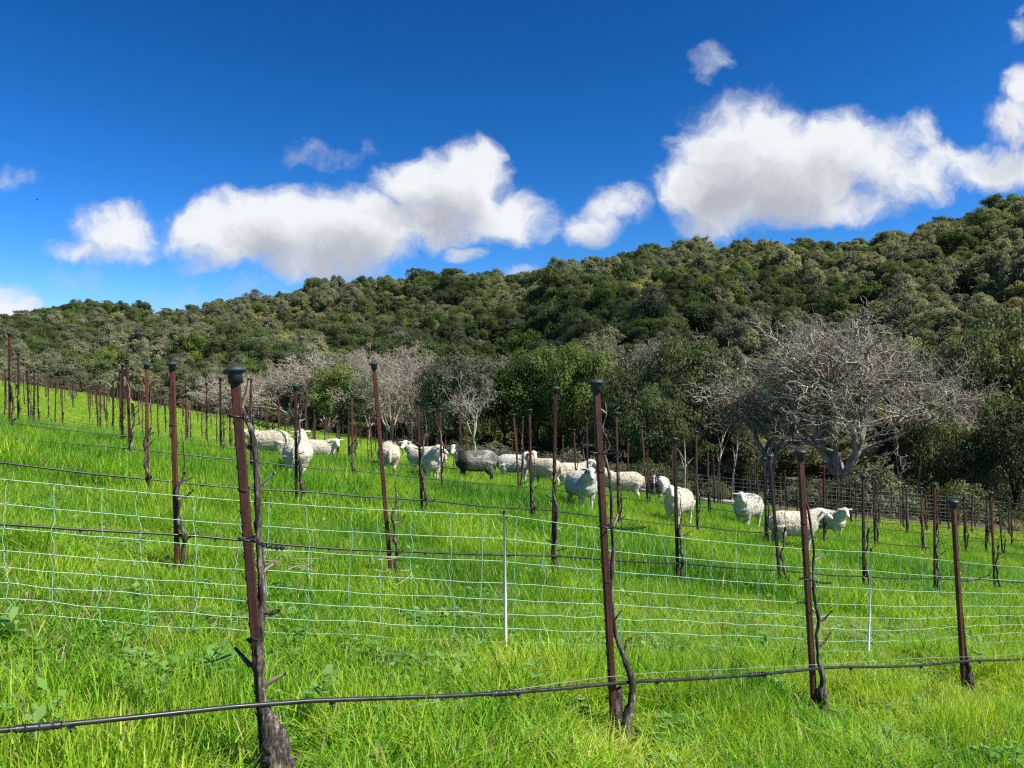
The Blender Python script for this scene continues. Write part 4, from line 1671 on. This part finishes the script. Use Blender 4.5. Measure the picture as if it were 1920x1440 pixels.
OAKS = [(crown_mesh("crown", 600 + i, (1, 1, .82), 0, 62, 620, .024, M[mt], (.17, .33), -.6), mt) for i, mt in enumerate(['oak', 'olive', 'glossy', 'oak', 'oak'])]
OAKTR = [oak_trunk(650 + i, 1.0, .035, .75).mesh("trunk", [M['oakbark']]) for i in range(3)]


def oak(px, top, z, wpx, base_drop=0.0, var=0, label="", name="oak_tree", seed=0, ratio=None):
    x = (px - 960) / F * z
    gz = H(x, z) - base_drop
    zt = EYE + (720 - top) / F * z
    h = zt - gz
    w = wpx / F * z / 2
    root = empty(name, (x, z, gz), seed * 1.3)
    tr = obj("trunk", OAKTR[seed % 3], root, scale=(w, w, h * .9))
    ch = h * (ratio or .82)
    obj("crown", OAKS[var][0], root, (0, 0, h - ch * .5), (0, 0, seed * 2.1), (w * 1.02, w * 1.02, ch * .5 / .80))
    tag(root, label, "tree", "trees along the far edge of the vineyard")
    return root


def build_band():
    # evergreen oaks along the creek
    L = [
        (640, 682, 96, 128, 2, "bright green bushy oak left of centre, alone before pale bare trees", .9),
        (858, 660, 84, 150, 1, "grey-green oak with rounded crown behind the white-trunked tree", .9),
        (945, 668, 90, 130, 1, "olive oak between the white-trunked tree and the taller central oaks", .85),
        (1010, 652, 86, 170, 2, "broad green oak in the middle of the tree line", .88),
        (1095, 645, 80, 150, 2, "sunlit yellow-green oak in the tree line above the central post", .88),
        (1165, 690, 70, 130, 0, "lower dark oak in the tree line right of the central post", .92),
        (1218, 640, 84, 130, 1, "tall olive oak standing behind the big dark oak", .85),
        (1300, 622, 70, 190, 0, "big dark oak left of the large bare lichen-grey tree", .9),
        (1235, 720, 62, 130, 3, "dark low oak at the field edge under the big dark oak", .95),
        (1395, 690, 80, 120, 0, "dark oak half hidden behind the left twigs of the large bare tree", .9),
        (1520, 660, 92, 170, 0, "shaded oak behind the middle of the large bare tree", .9),
        (1660, 640, 90, 170, 1, "olive oak behind the right twigs of the large bare tree", .9),
        (1790, 622, 74, 190, 0, "dark tall oak right of the large bare tree", .95),
        (1870, 598, 66, 210, 3, "largest dark oak near the right edge of the view", .95),
        (1960, 560, 70, 230, 4, "dark oak cut by the right edge of the view", .95),
        (1760, 760, 58, 130, 3, "low dark oak at the field edge on the right", .97),
        (1900, 740, 54, 150, 0, "low dark oak filling the lower right of the tree line", .97),
        (560, 700, 112, 110, 1, "grey-green oak behind the left bare trees", .9),
        (720, 690, 104, 120, 0, "dark oak showing through the pale middle bare trees", .9),
    ]
    for i, (px, top, z, w, var, lab, ratio) in enumerate(L):
        oak(px, top, z, w, 0, var, lab, seed=i, ratio=ratio)

    # bare trees
    def bare(px, top, z, wpx, seed, bark, label, **kw):
        x = (px - 960) / F * z
        gz = H(x, z)
        h = EYE + (720 - top) / F * z - gz
        main, fine = bare_tree(seed, h, wpx / F * z / 2, **kw)
        # fit the drawn height and width
        V = np.concatenate(fine.v)
        hz = np.percentile(V[:, 2], 99.5)
        wx = np.percentile(np.abs(V[:, 0]), 98)
        s = ((wpx / F * z / 2) / wx, (wpx / F * z / 2) / wx, h / hz)
        root = empty("bare_tree", (x, z, gz))
        obj("trunk", main.mesh("trunk", [M[bark[0]]]), root, scale=s)
        obj("crown", fine.mesh("crown", [M[bark[1]]]), root, scale=s)
        tag(root, label, "tree", "leafless trees along the creek")
    bare(1585, 596, 58, 430, 173, ('lichenbark', 'lichenbark'), "large spreading bare tree with lichen-grey twigs, biggest in the tree line", levels=6, r0=.42, nlimb=8, kids=(5, 5, 4, 4, 3), twig=.012, low=.15, droop=.0)
    bare(1450, 668, 61, 250, 72, ('lichenbark', 'lichenbark'), "smaller bare grey tree at the left side of the large bare tree", levels=6, r0=.22, nlimb=5, kids=(4, 4, 4, 3, 3), twig=.016)
    bare(1745, 655, 62, 220, 73, ('lichenbark', 'lichenbark'), "slim bare tree at the right side of the large bare tree", levels=5, r0=.18, nlimb=4, kids=(4, 5, 4, 4), twig=.016)
    bare(545, 668, 104, 200, 74, ('tanbark', 'tanbark'), "pale tan bare tree left of the bright green bushy oak", levels=6, r0=.25, nlimb=6, kids=(4, 4, 4, 3, 3), twig=.03, low=.1)
    bare(480, 690, 112, 130, 75, ('tanbark', 'tanbark'), "leftmost pale tan bare tree, above the nearest capped post", levels=5, r0=.2, nlimb=5, kids=(5, 5, 5, 4), twig=.03, low=.1)
    bare(690, 655, 100, 150, 76, ('tanbark', 'tanbark'), "pale tan bare tree behind the bright green bushy oak", levels=6, r0=.22, nlimb=5, kids=(4, 4, 4, 3, 3), twig=.028, low=.12)
    bare(770, 650, 92, 150, 77, ('tanbark', 'tanbark'), "pale tan bare tree just left of the grey-green rounded oak", levels=6, r0=.22, nlimb=5, kids=(4, 4, 4, 3, 3), twig=.026, low=.14)
    bare(615, 662, 108, 190, 91, ('tanbark', 'tanbark'), "pale tan bare tree rising behind the bright green bushy oak's left side", levels=6, r0=.22, nlimb=6, kids=(4, 4, 4, 4, 3), twig=.026, low=.1)
    bare(735, 668, 88, 170, 92, ('tanbark', 'tanbark'), "pale tan bare tree with drooping twigs near the tall second-row post", levels=6, r0=.2, nlimb=6, kids=(4, 4, 4, 4, 3), twig=.024, low=.1, droop=.04)
    bare(820, 672, 90, 140, 93, ('tanbark', 'tanbark'), "small tan bare tree left of the grey-green rounded oak", levels=6, r0=.18, nlimb=5, kids=(4, 4, 4, 3, 3), twig=.024, low=.12)
    bare(440, 705, 118, 130, 94, ('tanbark', 'tanbark'), "low tan bare tree at the left end of the pale bare thicket", levels=6, r0=.18, nlimb=6, kids=(4, 4, 4, 3, 3), twig=.03, low=.1)
    bare(892, 700, 70, 105, 78, ('whitebark', 'whitebark'), "slender white-trunked bare tree in front of the oaks", levels=5, r0=.13, nlimb=4, kids=(3, 3, 3, 3), twig=.014, low=.42)
    bare(1130, 632, 96, 110, 79, ('lichenbark', 'lichenbark'), "pinkish bare treetop showing above the central oaks", levels=6, r0=.2, nlimb=4, kids=(4, 4, 4, 3, 3), twig=.026, low=.3)
    bare(1250, 628, 98, 120, 80, ('lichenbark', 'lichenbark'), "grey bare treetop behind the big dark oak", levels=6, r0=.2, nlimb=4, kids=(4, 4, 4, 3, 3), twig=.026, low=.3)
    bare(320, 705, 150, 120, 81, ('tanbark', 'tanbark'), "faint tan bare scrub tree at the foot of the hill on the left", levels=5, r0=.2, nlimb=6, kids=(4, 4, 4, 3), twig=.04, low=.1)


build_band()


def shrub_mesh(seed, mat, size=.06):
    return crown_mesh("shrub", seed, (1, 1, .75), .55, 30, 130, size, mat, (.22, .42), -.7)


def build_understory():
    kinds = [shrub_mesh(800 + i, M[k], .052) for i, k in enumerate(['oak', 'olive', 'oak', 'glossy'])]
    g = random.Random(8)
    named = [(1640, 49.5, 62, 92, 1, "grey-green leafy bush below the large bare tree's trunk"),
             (1560, 50.5, 40, 55, 0, "dark round bush at the foot of the large bare tree"),
             (868, 73, 26, 40, 3, "small yellow-green bush left of the white trunk's foot"),
             (555, 98, 30, 36, 1, "grey bush at the foot of the pale left bare trees")]
    for px, z, wpx, hpx, k, lab in named:
        x = (px - 960) / F * z
        o = obj("shrub", kinds[k], None, (x, z, H(x, z) - .1), (0, 0, g.random() * 6), (wpx / F * z, wpx / F * z, hpx / F * z * .85))
        tag(o, lab, "bush", "bushes along the field edge")
    n = 0
    for i in range(120):
        px = g.uniform(420, 2000) if i < 50 else g.uniform(1150, 2000)
        a = PX(px)
        r = float(EDGE_R(a)) + g.uniform(3.5, 20)
        x, y = r * math.sin(a), r * math.cos(a)
        s = g.uniform(.7, 1.9)
        k = g.choice([0, 0, 2, 1]) if px > 1000 else g.choice([1, 3, 0])
        o = obj("shrub", kinds[k], None, (x, y, H(x, y) - .15), (0, 0, g.random() * 6), (s, s, s * g.uniform(.7, 1.2)))
        side = "right" if px > 1560 else "middle" if px > 1000 else "left"
        tag(o, "low leafy shrub under the trees of the field edge, %s part of the thicket" % side, "bush", "undergrowth shrubs along the field edge, %s" % side)
    # slim bare stems standing in the dark thicket
    for i, px in enumerate((1285, 1345, 1372, 1690, 1722, 1812, 1845, 1888)):
        z = 52 + 6 * g.random()
        x = (px - 960) / F * z
        b = MB()
        hh = g.uniform(3.5, 6)
        lx = g.uniform(-.8, .8)
        pts = smooth_path([(0, 0, -.3), (lx * .2, .1, hh * .35), (lx * .55, -.1, hh * .7), (lx, 0, hh)], 3)
        b.tube(pts, np.linspace(.10, .03, len(pts)), 6)
        for q in range(4):
            p0 = pts[4 + q]
            e = p0 + np.array([g.uniform(-1, 1), g.uniform(-1, 1), g.uniform(.5, 1.4)])
            b.tube([p0, (p0 + e) / 2 + [0, 0, .1], e], [.04, .03, .015], 4)
        o = obj("bare_sapling", b.mesh("bare_sapling", [M['lichenbark']]), None, (x, z, H(x, z)))
        tag(o, "slim bare sapling stem in the dark thicket, %s of eight from the left" % ORD[i], "tree", "bare saplings in the thicket")


build_understory()


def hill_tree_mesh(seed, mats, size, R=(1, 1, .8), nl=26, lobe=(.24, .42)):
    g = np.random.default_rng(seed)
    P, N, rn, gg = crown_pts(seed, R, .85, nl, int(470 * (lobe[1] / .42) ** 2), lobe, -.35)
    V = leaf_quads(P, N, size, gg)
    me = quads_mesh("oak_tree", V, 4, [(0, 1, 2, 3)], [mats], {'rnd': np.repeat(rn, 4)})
    return me


def build_hills():
    kinds = []
    shapes = [((1, 1, .8), 26, (.24, .42)), ((1, .85, .95), 34, (.17, .36)), ((.8, 1, 1.05), 30, (.16, .38)), ((1.05, .9, .7), 40, (.15, .32)), ((1, 1, .6), 36, (.16, .30)), ((.9, 1, .9), 30, (.2, .4))]
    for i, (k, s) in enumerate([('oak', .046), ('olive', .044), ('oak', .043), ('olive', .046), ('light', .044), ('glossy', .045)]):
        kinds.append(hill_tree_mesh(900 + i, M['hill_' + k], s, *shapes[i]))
    g = np.random.default_rng(17)
    T = []
    r = 74.0
    while r < 470:
        sp = 4.5 + r * .0040
        da = sp / r
        a = PX(-150) + g.uniform(0, da)
        while a < PX(2080):
            aa = a + g.normal(0, da * .28)
            rr = r + g.normal(0, sp * .28)
            a += da
            re = float(EDGE_R(aa))
            rb = re + float(np.interp(aa, [PX(0), PX(500), PX(900), PX(1300), PX(1900)], [7, 14, 27, 30, 27]))
            if rr < rb or rr > float(RIDGE_R(aa)) + 18:
                continue
            x, y = rr * math.sin(aa), rr * math.cos(aa)
            T.append((rr, aa, x, y))
        r += sp * .86
    T.sort()
    P = np.array([(x, y) for _, _, x, y in T])
    Hh = height(P[:, 0], P[:, 1])
    kn = vnoise(P[:, 0] * .03, P[:, 1] * .03, 51) + .5 * g.normal(size=len(T))
    lt = vnoise(P[:, 0] * .028 + 9, P[:, 1] * .028, 52) + .25 * g.normal(size=len(T))
    print("hill trees", len(T))
    rest = []
    nind = 0
    for i, (rr, aa, x, y) in enumerate(T):
        px = 960 + F * x / y
        z = Hh[i]
        k = int(g.choice([0, 2])) if kn[i] > (.15 if px < 1300 else .35) else int(g.choice([1, 3]))
        if lt[i] > .95:
            k = 4
        elif g.random() < .05:
            k = 5
        ppx, ppy = px, 720 - F * (z + 5 - EYE) / y
        for ex, ey, erx, ery in ((1165, 512, 95, 16), (540, 590, 80, 34), (290, 580, 110, 16), (1900, 505, 40, 22), (700, 545, 60, 14), (1000, 560, 70, 14)):
            if ((ppx - ex) / erx) ** 2 + ((ppy - ey) / ery) ** 2 < 1 and g.random() < .7:
                k = 4
        s = (g.uniform(2.3, 3.6) if g.random() < .72 else g.uniform(1.7, 2.4) if g.random() < .5 else g.uniform(3.6, 4.7)) * (1.0 if k != 4 else .62) * (1 + .10 * (rr > 200))
        sz = s * g.uniform(.8, 1.3) * (1.15 if rr > float(RIDGE_R(aa)) - 14 and g.random() < .25 else 1)
        rz = g.random() * 6.28
        # what can still be seen over the nearer ones: keep 300 nearest as things
        if nind < 290 and 0 < px < 1920:
            o = obj("oak_tree", kinds[k], None, (x, y, z - .28 * s), (0, 0, rz), (s, s, sz))
            nm = {0: "dark green", 2: "dark green", 1: "grey-green", 3: "grey-green", 4: "pale yellow-green", 5: "bright green"}[k]
            part = "far left" if px < 320 else "left" if px < 640 else "centre" if px < 1280 else "right" if px < 1640 else "far right"
            tag(o, "%s rounded oak on the lower wooded hillside, %s stretch" % (nm, part), "tree", "%s oaks on the lower hillside, %s stretch" % (nm, part))
            nind += 1
        else:
            rest.append((x, y, z - .28 * s, rz, s, sz, k))
    R = np.array(rest)
    n = len(R)
    o = scatter("forest", R[:, :3], np.stack([np.zeros(n), np.zeros(n), R[:, 3]], 1), np.stack([R[:, 4], R[:, 4], R[:, 5]], 1), R[:, 6].astype(int), kinds_named(kinds))
    tag(o, "dense oak woodland covering the hills behind the vineyard", "woodland", kind='stuff')


def kinds_named(kinds):
    out = []
    for i, k in enumerate(kinds):
        c = k.copy()
        c.name = "hill_oak_%d" % i
        out.append(c)
    return out


build_hills()


# ------------------------------------------------------------------ wire fence and gravel track along the field edge
def edge_line(px0, px1, off, step=.5):
    pts = []
    a, a1 = PX(px0), PX(px1)
    while a < a1:
        r = float(EDGE_R(a)) + off
        pts.append((r * math.sin(a), r * math.cos(a)))
        a += step / r
    P = np.array(pts)
    d = np.concatenate([[0], np.cumsum(np.hypot(*np.diff(P, axis=0).T))])
    return P, d


def build_edge():
    P, d = edge_line(1150, 1440, 2.6)
    Q, _ = edge_line(1150, 1440, 5.2)
    n = min(len(P), len(Q))
    b = MB()
    V, Fc = [], []
    Q = np.stack([np.interp(np.linspace(0, 1, len(P)), np.linspace(0, 1, len(Q)), Q[:, c]) for c in (0, 1)], 1)
    m = 5
    for i in range(len(P)):
        for j in range(m):
            p = P[i] + (Q[i] - P[i]) * j / (m - 1)
            V.append((p[0], p[1], H(p[0], p[1]) + .06))
    for i in range(len(P) - 1):
        for j in range(m - 1):
            q = i * m + j
            Fc.append((q, q + m, q + m + 1, q + 1))
    tag(obj("track", b.add(V, Fc).mesh("track", [M['track']])), kind='structure')
    # woven wire fence
    P, d = edge_line(985, 2060, .9, .25)
    z = np.array([H(x, y) for x, y in P])
    z = np.convolve(np.pad(z, 8, mode='edge'), np.ones(17) / 17, 'valid')
    org = np.array([P[0][0], P[0][1], z[0]])
    root = empty("wire_fence", tuple(org))
    W = np.column_stack([P, z]) - org
    b = MB()
    for hh in (.1, .25, .4, .6, .8, 1.05, 1.3, 1.55, 1.8):
        b.tube(W[::3] + [0, 0, hh], .0055, 3, cap=False)
    for i in range(0, len(W), 1):
        if i % 2 == 0:
            b.tube([W[i] + [0, 0, .1], W[i] + [0, 0, 1.8]], .0045, 3, cap=False)
    obj("wire_mesh", b.mesh("wire_mesh", [M['wire']]), root)
    t = 0.0
    while t < d[-1]:
        x, y = np.interp(t, d, W[:, 0]), np.interp(t, d, W[:, 1])
        zz = np.interp(t, d, W[:, 2])
        obj("fence_post", MB().tube([(x, y + .03, zz - .3), (x, y + .03, zz + 1.95)], .035, 6).mesh("fence_post", [M['oakbark']]), root)
        t += 5.2
    tag(root, "tall woven wire fence along the field edge at the foot of the trees", "wire fence")


build_edge()


# ------------------------------------------------------------------ weeds, prunings, dry grass, a bird
def build_small():
    g = np.random.default_rng(77)

    def weed(px, py, z, n, size, label, pale=True):
        x = (px - 960) / F * z
        V = []
        for i in range(n):
            a = g.random() * 6.28
            L = size * g.uniform(.7, 1.2)
            w = L * .2
            el = g.uniform(.15, .9)
            d = np.array([math.cos(a) * math.cos(el), math.sin(a) * math.cos(el), math.sin(el)])
            s = np.array([-math.sin(a), math.cos(a), 0])
            p0 = np.array([0, 0, .02 + .12 * g.random()])
            p1 = p0 + d * L * .45
            p2 = p0 + d * L * .85 - [0, 0, L * .08]
            p3 = p0 + d * L - [0, 0, L * .2]
            V += [p0 - s * w * .15, p0 + s * w * .15, p1 - s * w, p1 + s * w, p2 - s * w * .8, p2 + s * w * .8, p3]
        me = quads_mesh("weed_plant", np.array(V), 7, [(0, 1, 3, 2), (2, 3, 5, 4), (4, 5, 6)], [M['weed']], {'rnd': np.repeat(g.random(n), 7)}, smooth=True)
        zt = EYE + (720 - py) / F * z
        o = obj("weed_plant", me, None, (x, z, max(H(x, z), zt - .12)))
        tag(o, label, "weed", "broad leaved weeds in the grass")
    weed(405, 1228, 4.3, 16, .12, "pale broad-leaved weed in the grass left of the nearest vine")
    weed(340, 1245, 4.3, 10, .12, "small pale weed left of the broad-leaved weed by the nearest vine")
    weed(608, 1275, 3.9, 12, .10, "small grey-green weed right of the nearest vine's base")
    weed(1002, 1252, 4.4, 10, .08, "little pale weed in the grass left of the second near post")
    weed(1840, 1208, 6.0, 10, .10, "small weed with pale leaves right of the rightmost near post")
    weed(20, 1205, 4.4, 12, .12, "leafy weed at the left edge under the net")
    weed(1440, 1195, 6.0, 9, .09, "little green weed between the second and third near posts")

    # prunings lying in the grass
    def twigs(px, py, z, n, L, label):
        x = (px - 960) / F * z
        b = MB()
        for i in range(n):
            a = g.uniform(-.5, .9) + (math.pi if g.random() < .3 else 0)
            l = L * g.uniform(.5, 1.2)
            p0 = np.array([g.normal(0, .10), g.normal(0, .08), g.uniform(0, .16)])
            p2 = p0 + np.array([math.cos(a) * l, g.normal(0, .1), math.sin(a) * l * .35])
            b.tube(smooth_path([p0, (p0 + p2) / 2 + g.normal(0, .02, 3), p2], 3), .0042, 5)
        o = obj("pruned_canes", b.mesh("pruned_canes", [M['cane']]), None, (x, z, H(x, z) + .14))
        tag(o, label, "prunings", "cut canes lying in the grass")
    twigs(525, 1000, 6.9, 11, .26, "heap of dry pale pruned canes in the grass right of the nearest vine")
    twigs(745, 975, 7.6, 5, .2, "few pale cut canes in the grass by the tall second-row post")
    twigs(500, 893, 11.4, 2, .3, "single white cut cane on the hose behind the nearest vine")

    # dry grass along the track
    tuft = blades("dry_grass_tuft", 300, 120, .5, .5, 1.1, .02, .04, .7, M['straw'])
    for i, (px, off, s, lab) in enumerate((
        (893, 2.0, 1.3, "dry tan grass tussock at the foot of the white trunk"), (915, 2.3, 1.1, "dry tan tussock right of the white trunk's foot"),
        (935, 2.2, 1.0, "pale dry tussock at the end of the bright green strip"), (1078, 2.4, 1.1, "dry pinkish tussock at the field edge behind the sheep"),
        (1905, 2.2, 1.0, "pale dry tussock at the field edge by the right border"))):
        a = PX(px)
        r = float(EDGE_R(a)) + off
        x, y = r * math.sin(a), r * math.cos(a)
        tag(obj("dry_tussock", tuft, None, (x, y, H(x, y)), (0, 0, i * 1.1), s), lab, "dry grass", "dry tussocks along the field edge")

    # a bird far up on the left
    m = mat_flat("dark_feathers", (.02, .02, .02), .7)
    b = MB()
    b.add(*ball((0, 0, 0), (.28, .09, .09), None, 12))
    b.add(*ball((.28, 0, .03), (.09, .07, .07), None, 8))
    for s in (-1, 1):
        V = [(.14, s * .05, .03), (-.12, s * .05, .03), (-.10, s * .45, .16), (.10, s * .45, .17), (-.16, s * .85, .10), (-.05, s * .85, .11)]
        top = [(a, c, e + .02) for a, c, e in V]
        b.add(V + top, [(0, 1, 2, 3), (3, 2, 4, 5), (6, 9, 8, 7), (9, 11, 10, 8), (0, 3, 9, 6), (3, 5, 11, 9), (1, 7, 8, 2), (2, 8, 10, 4), (4, 10, 11, 5)])
    b.add([(-.25, -.05, 0), (-.25, .05, 0), (-.48, .09, .01), (-.48, -.09, .01), (-.25, -.05, .02), (-.25, .05, .02), (-.48, .09, .03), (-.48, -.09, .03)], [(0, 1, 2, 3), (7, 6, 5, 4), (2, 6, 7, 3), (0, 3, 7, 4), (1, 5, 6, 2)])
    p = ray(70, 375, 230)
    tag(obj("bird", b.mesh("bird", [m]), None, tuple(p), (0, .2, .6)), "tiny dark bird flying high in the sky at far left", "bird")


build_small()


# ------------------------------------------------------------------ the cloud that shades the middle of the hillside
def build_shading_cloud():
    m, nt, out = new_mat("cloud_vapour")
    b_ = principled(nt, out, (.9, .9, .9), 1.0)
    tr_ = nt.nodes.new('ShaderNodeBsdfTransparent')
    mx_ = nt.nodes.new('ShaderNodeMixShader')
    mx_.inputs[0].default_value = .15
    nt.links.new(tr_.outputs[0], mx_.inputs[1])
    nt.links.new(b_.outputs[0], mx_.inputs[2])
    nt.links.new(mx_.outputs[0], out.inputs['Surface'])
    g = np.random.default_rng(61)
    D = np.array(SUN_DIR) * 430

    def on_hill(px, py):
        a = PX(px)
        el = (720 - py) / F * math.cos(a)
        r0 = float(EDGE_R(a)) + 26
        for r in np.arange(r0, 420, 3):
            x, y = r * math.sin(a), r * math.cos(a)
            if H(x, y) + 5 - EYE >= el * r:
                return np.array([x, y, H(x, y) + 5])
        return None

    def cloud(cells, label):
        b = MB()
        done = []
        for px, py, rr in cells:
            p = on_hill(px, py)
            if p is None or any(np.hypot(*(p - q)[:2]) < rr * 1.05 for q in done):
                continue
            done.append(p)
            v, f = ball((0, 0, 0), (rr, rr, rr * .8), None, 12)
            k = np.array([1 + .22 * mnoise.noise(Vector(q * .09) + Vector(p * .05)) for q in v])
            b.add(v * k[:, None] + p + D + g.normal(0, 3, 3), f)
        o = obj("cloud", b.mesh("cloud", [m]))
        tag(o, label, "cloud", kind='structure')
    cells = []
    for px in range(690, 1640, 32):
        top = np.interp(px, [690, 820, 1000, 1150, 1260, 1450, 1560, 1640], [622, 600, 580, 556, 520, 520, 560, 610])
        bot = np.interp(px, [690, 900, 1300, 1640], [640, 650, 640, 640])
        for py in np.arange(top + 8, bot, 15):
            cells.append((px + g.normal(0, 5), py + g.normal(0, 3), g.uniform(8, 12.5)))
    cloud(cells, "white cumulus high to the right whose shade lies on the middle hillside")
    cells = [(px + g.normal(0, 6), py, g.uniform(11, 14)) for px in range(-40, 110, 30) for py in (582, 598, 614)]
    cells += [(px, py, 9) for px in range(830, 930, 20) for py in (536, 546, 556)]
    cloud(cells, "small cumulus high to the right whose shade lies on the far left ridge")


build_shading_cloud()
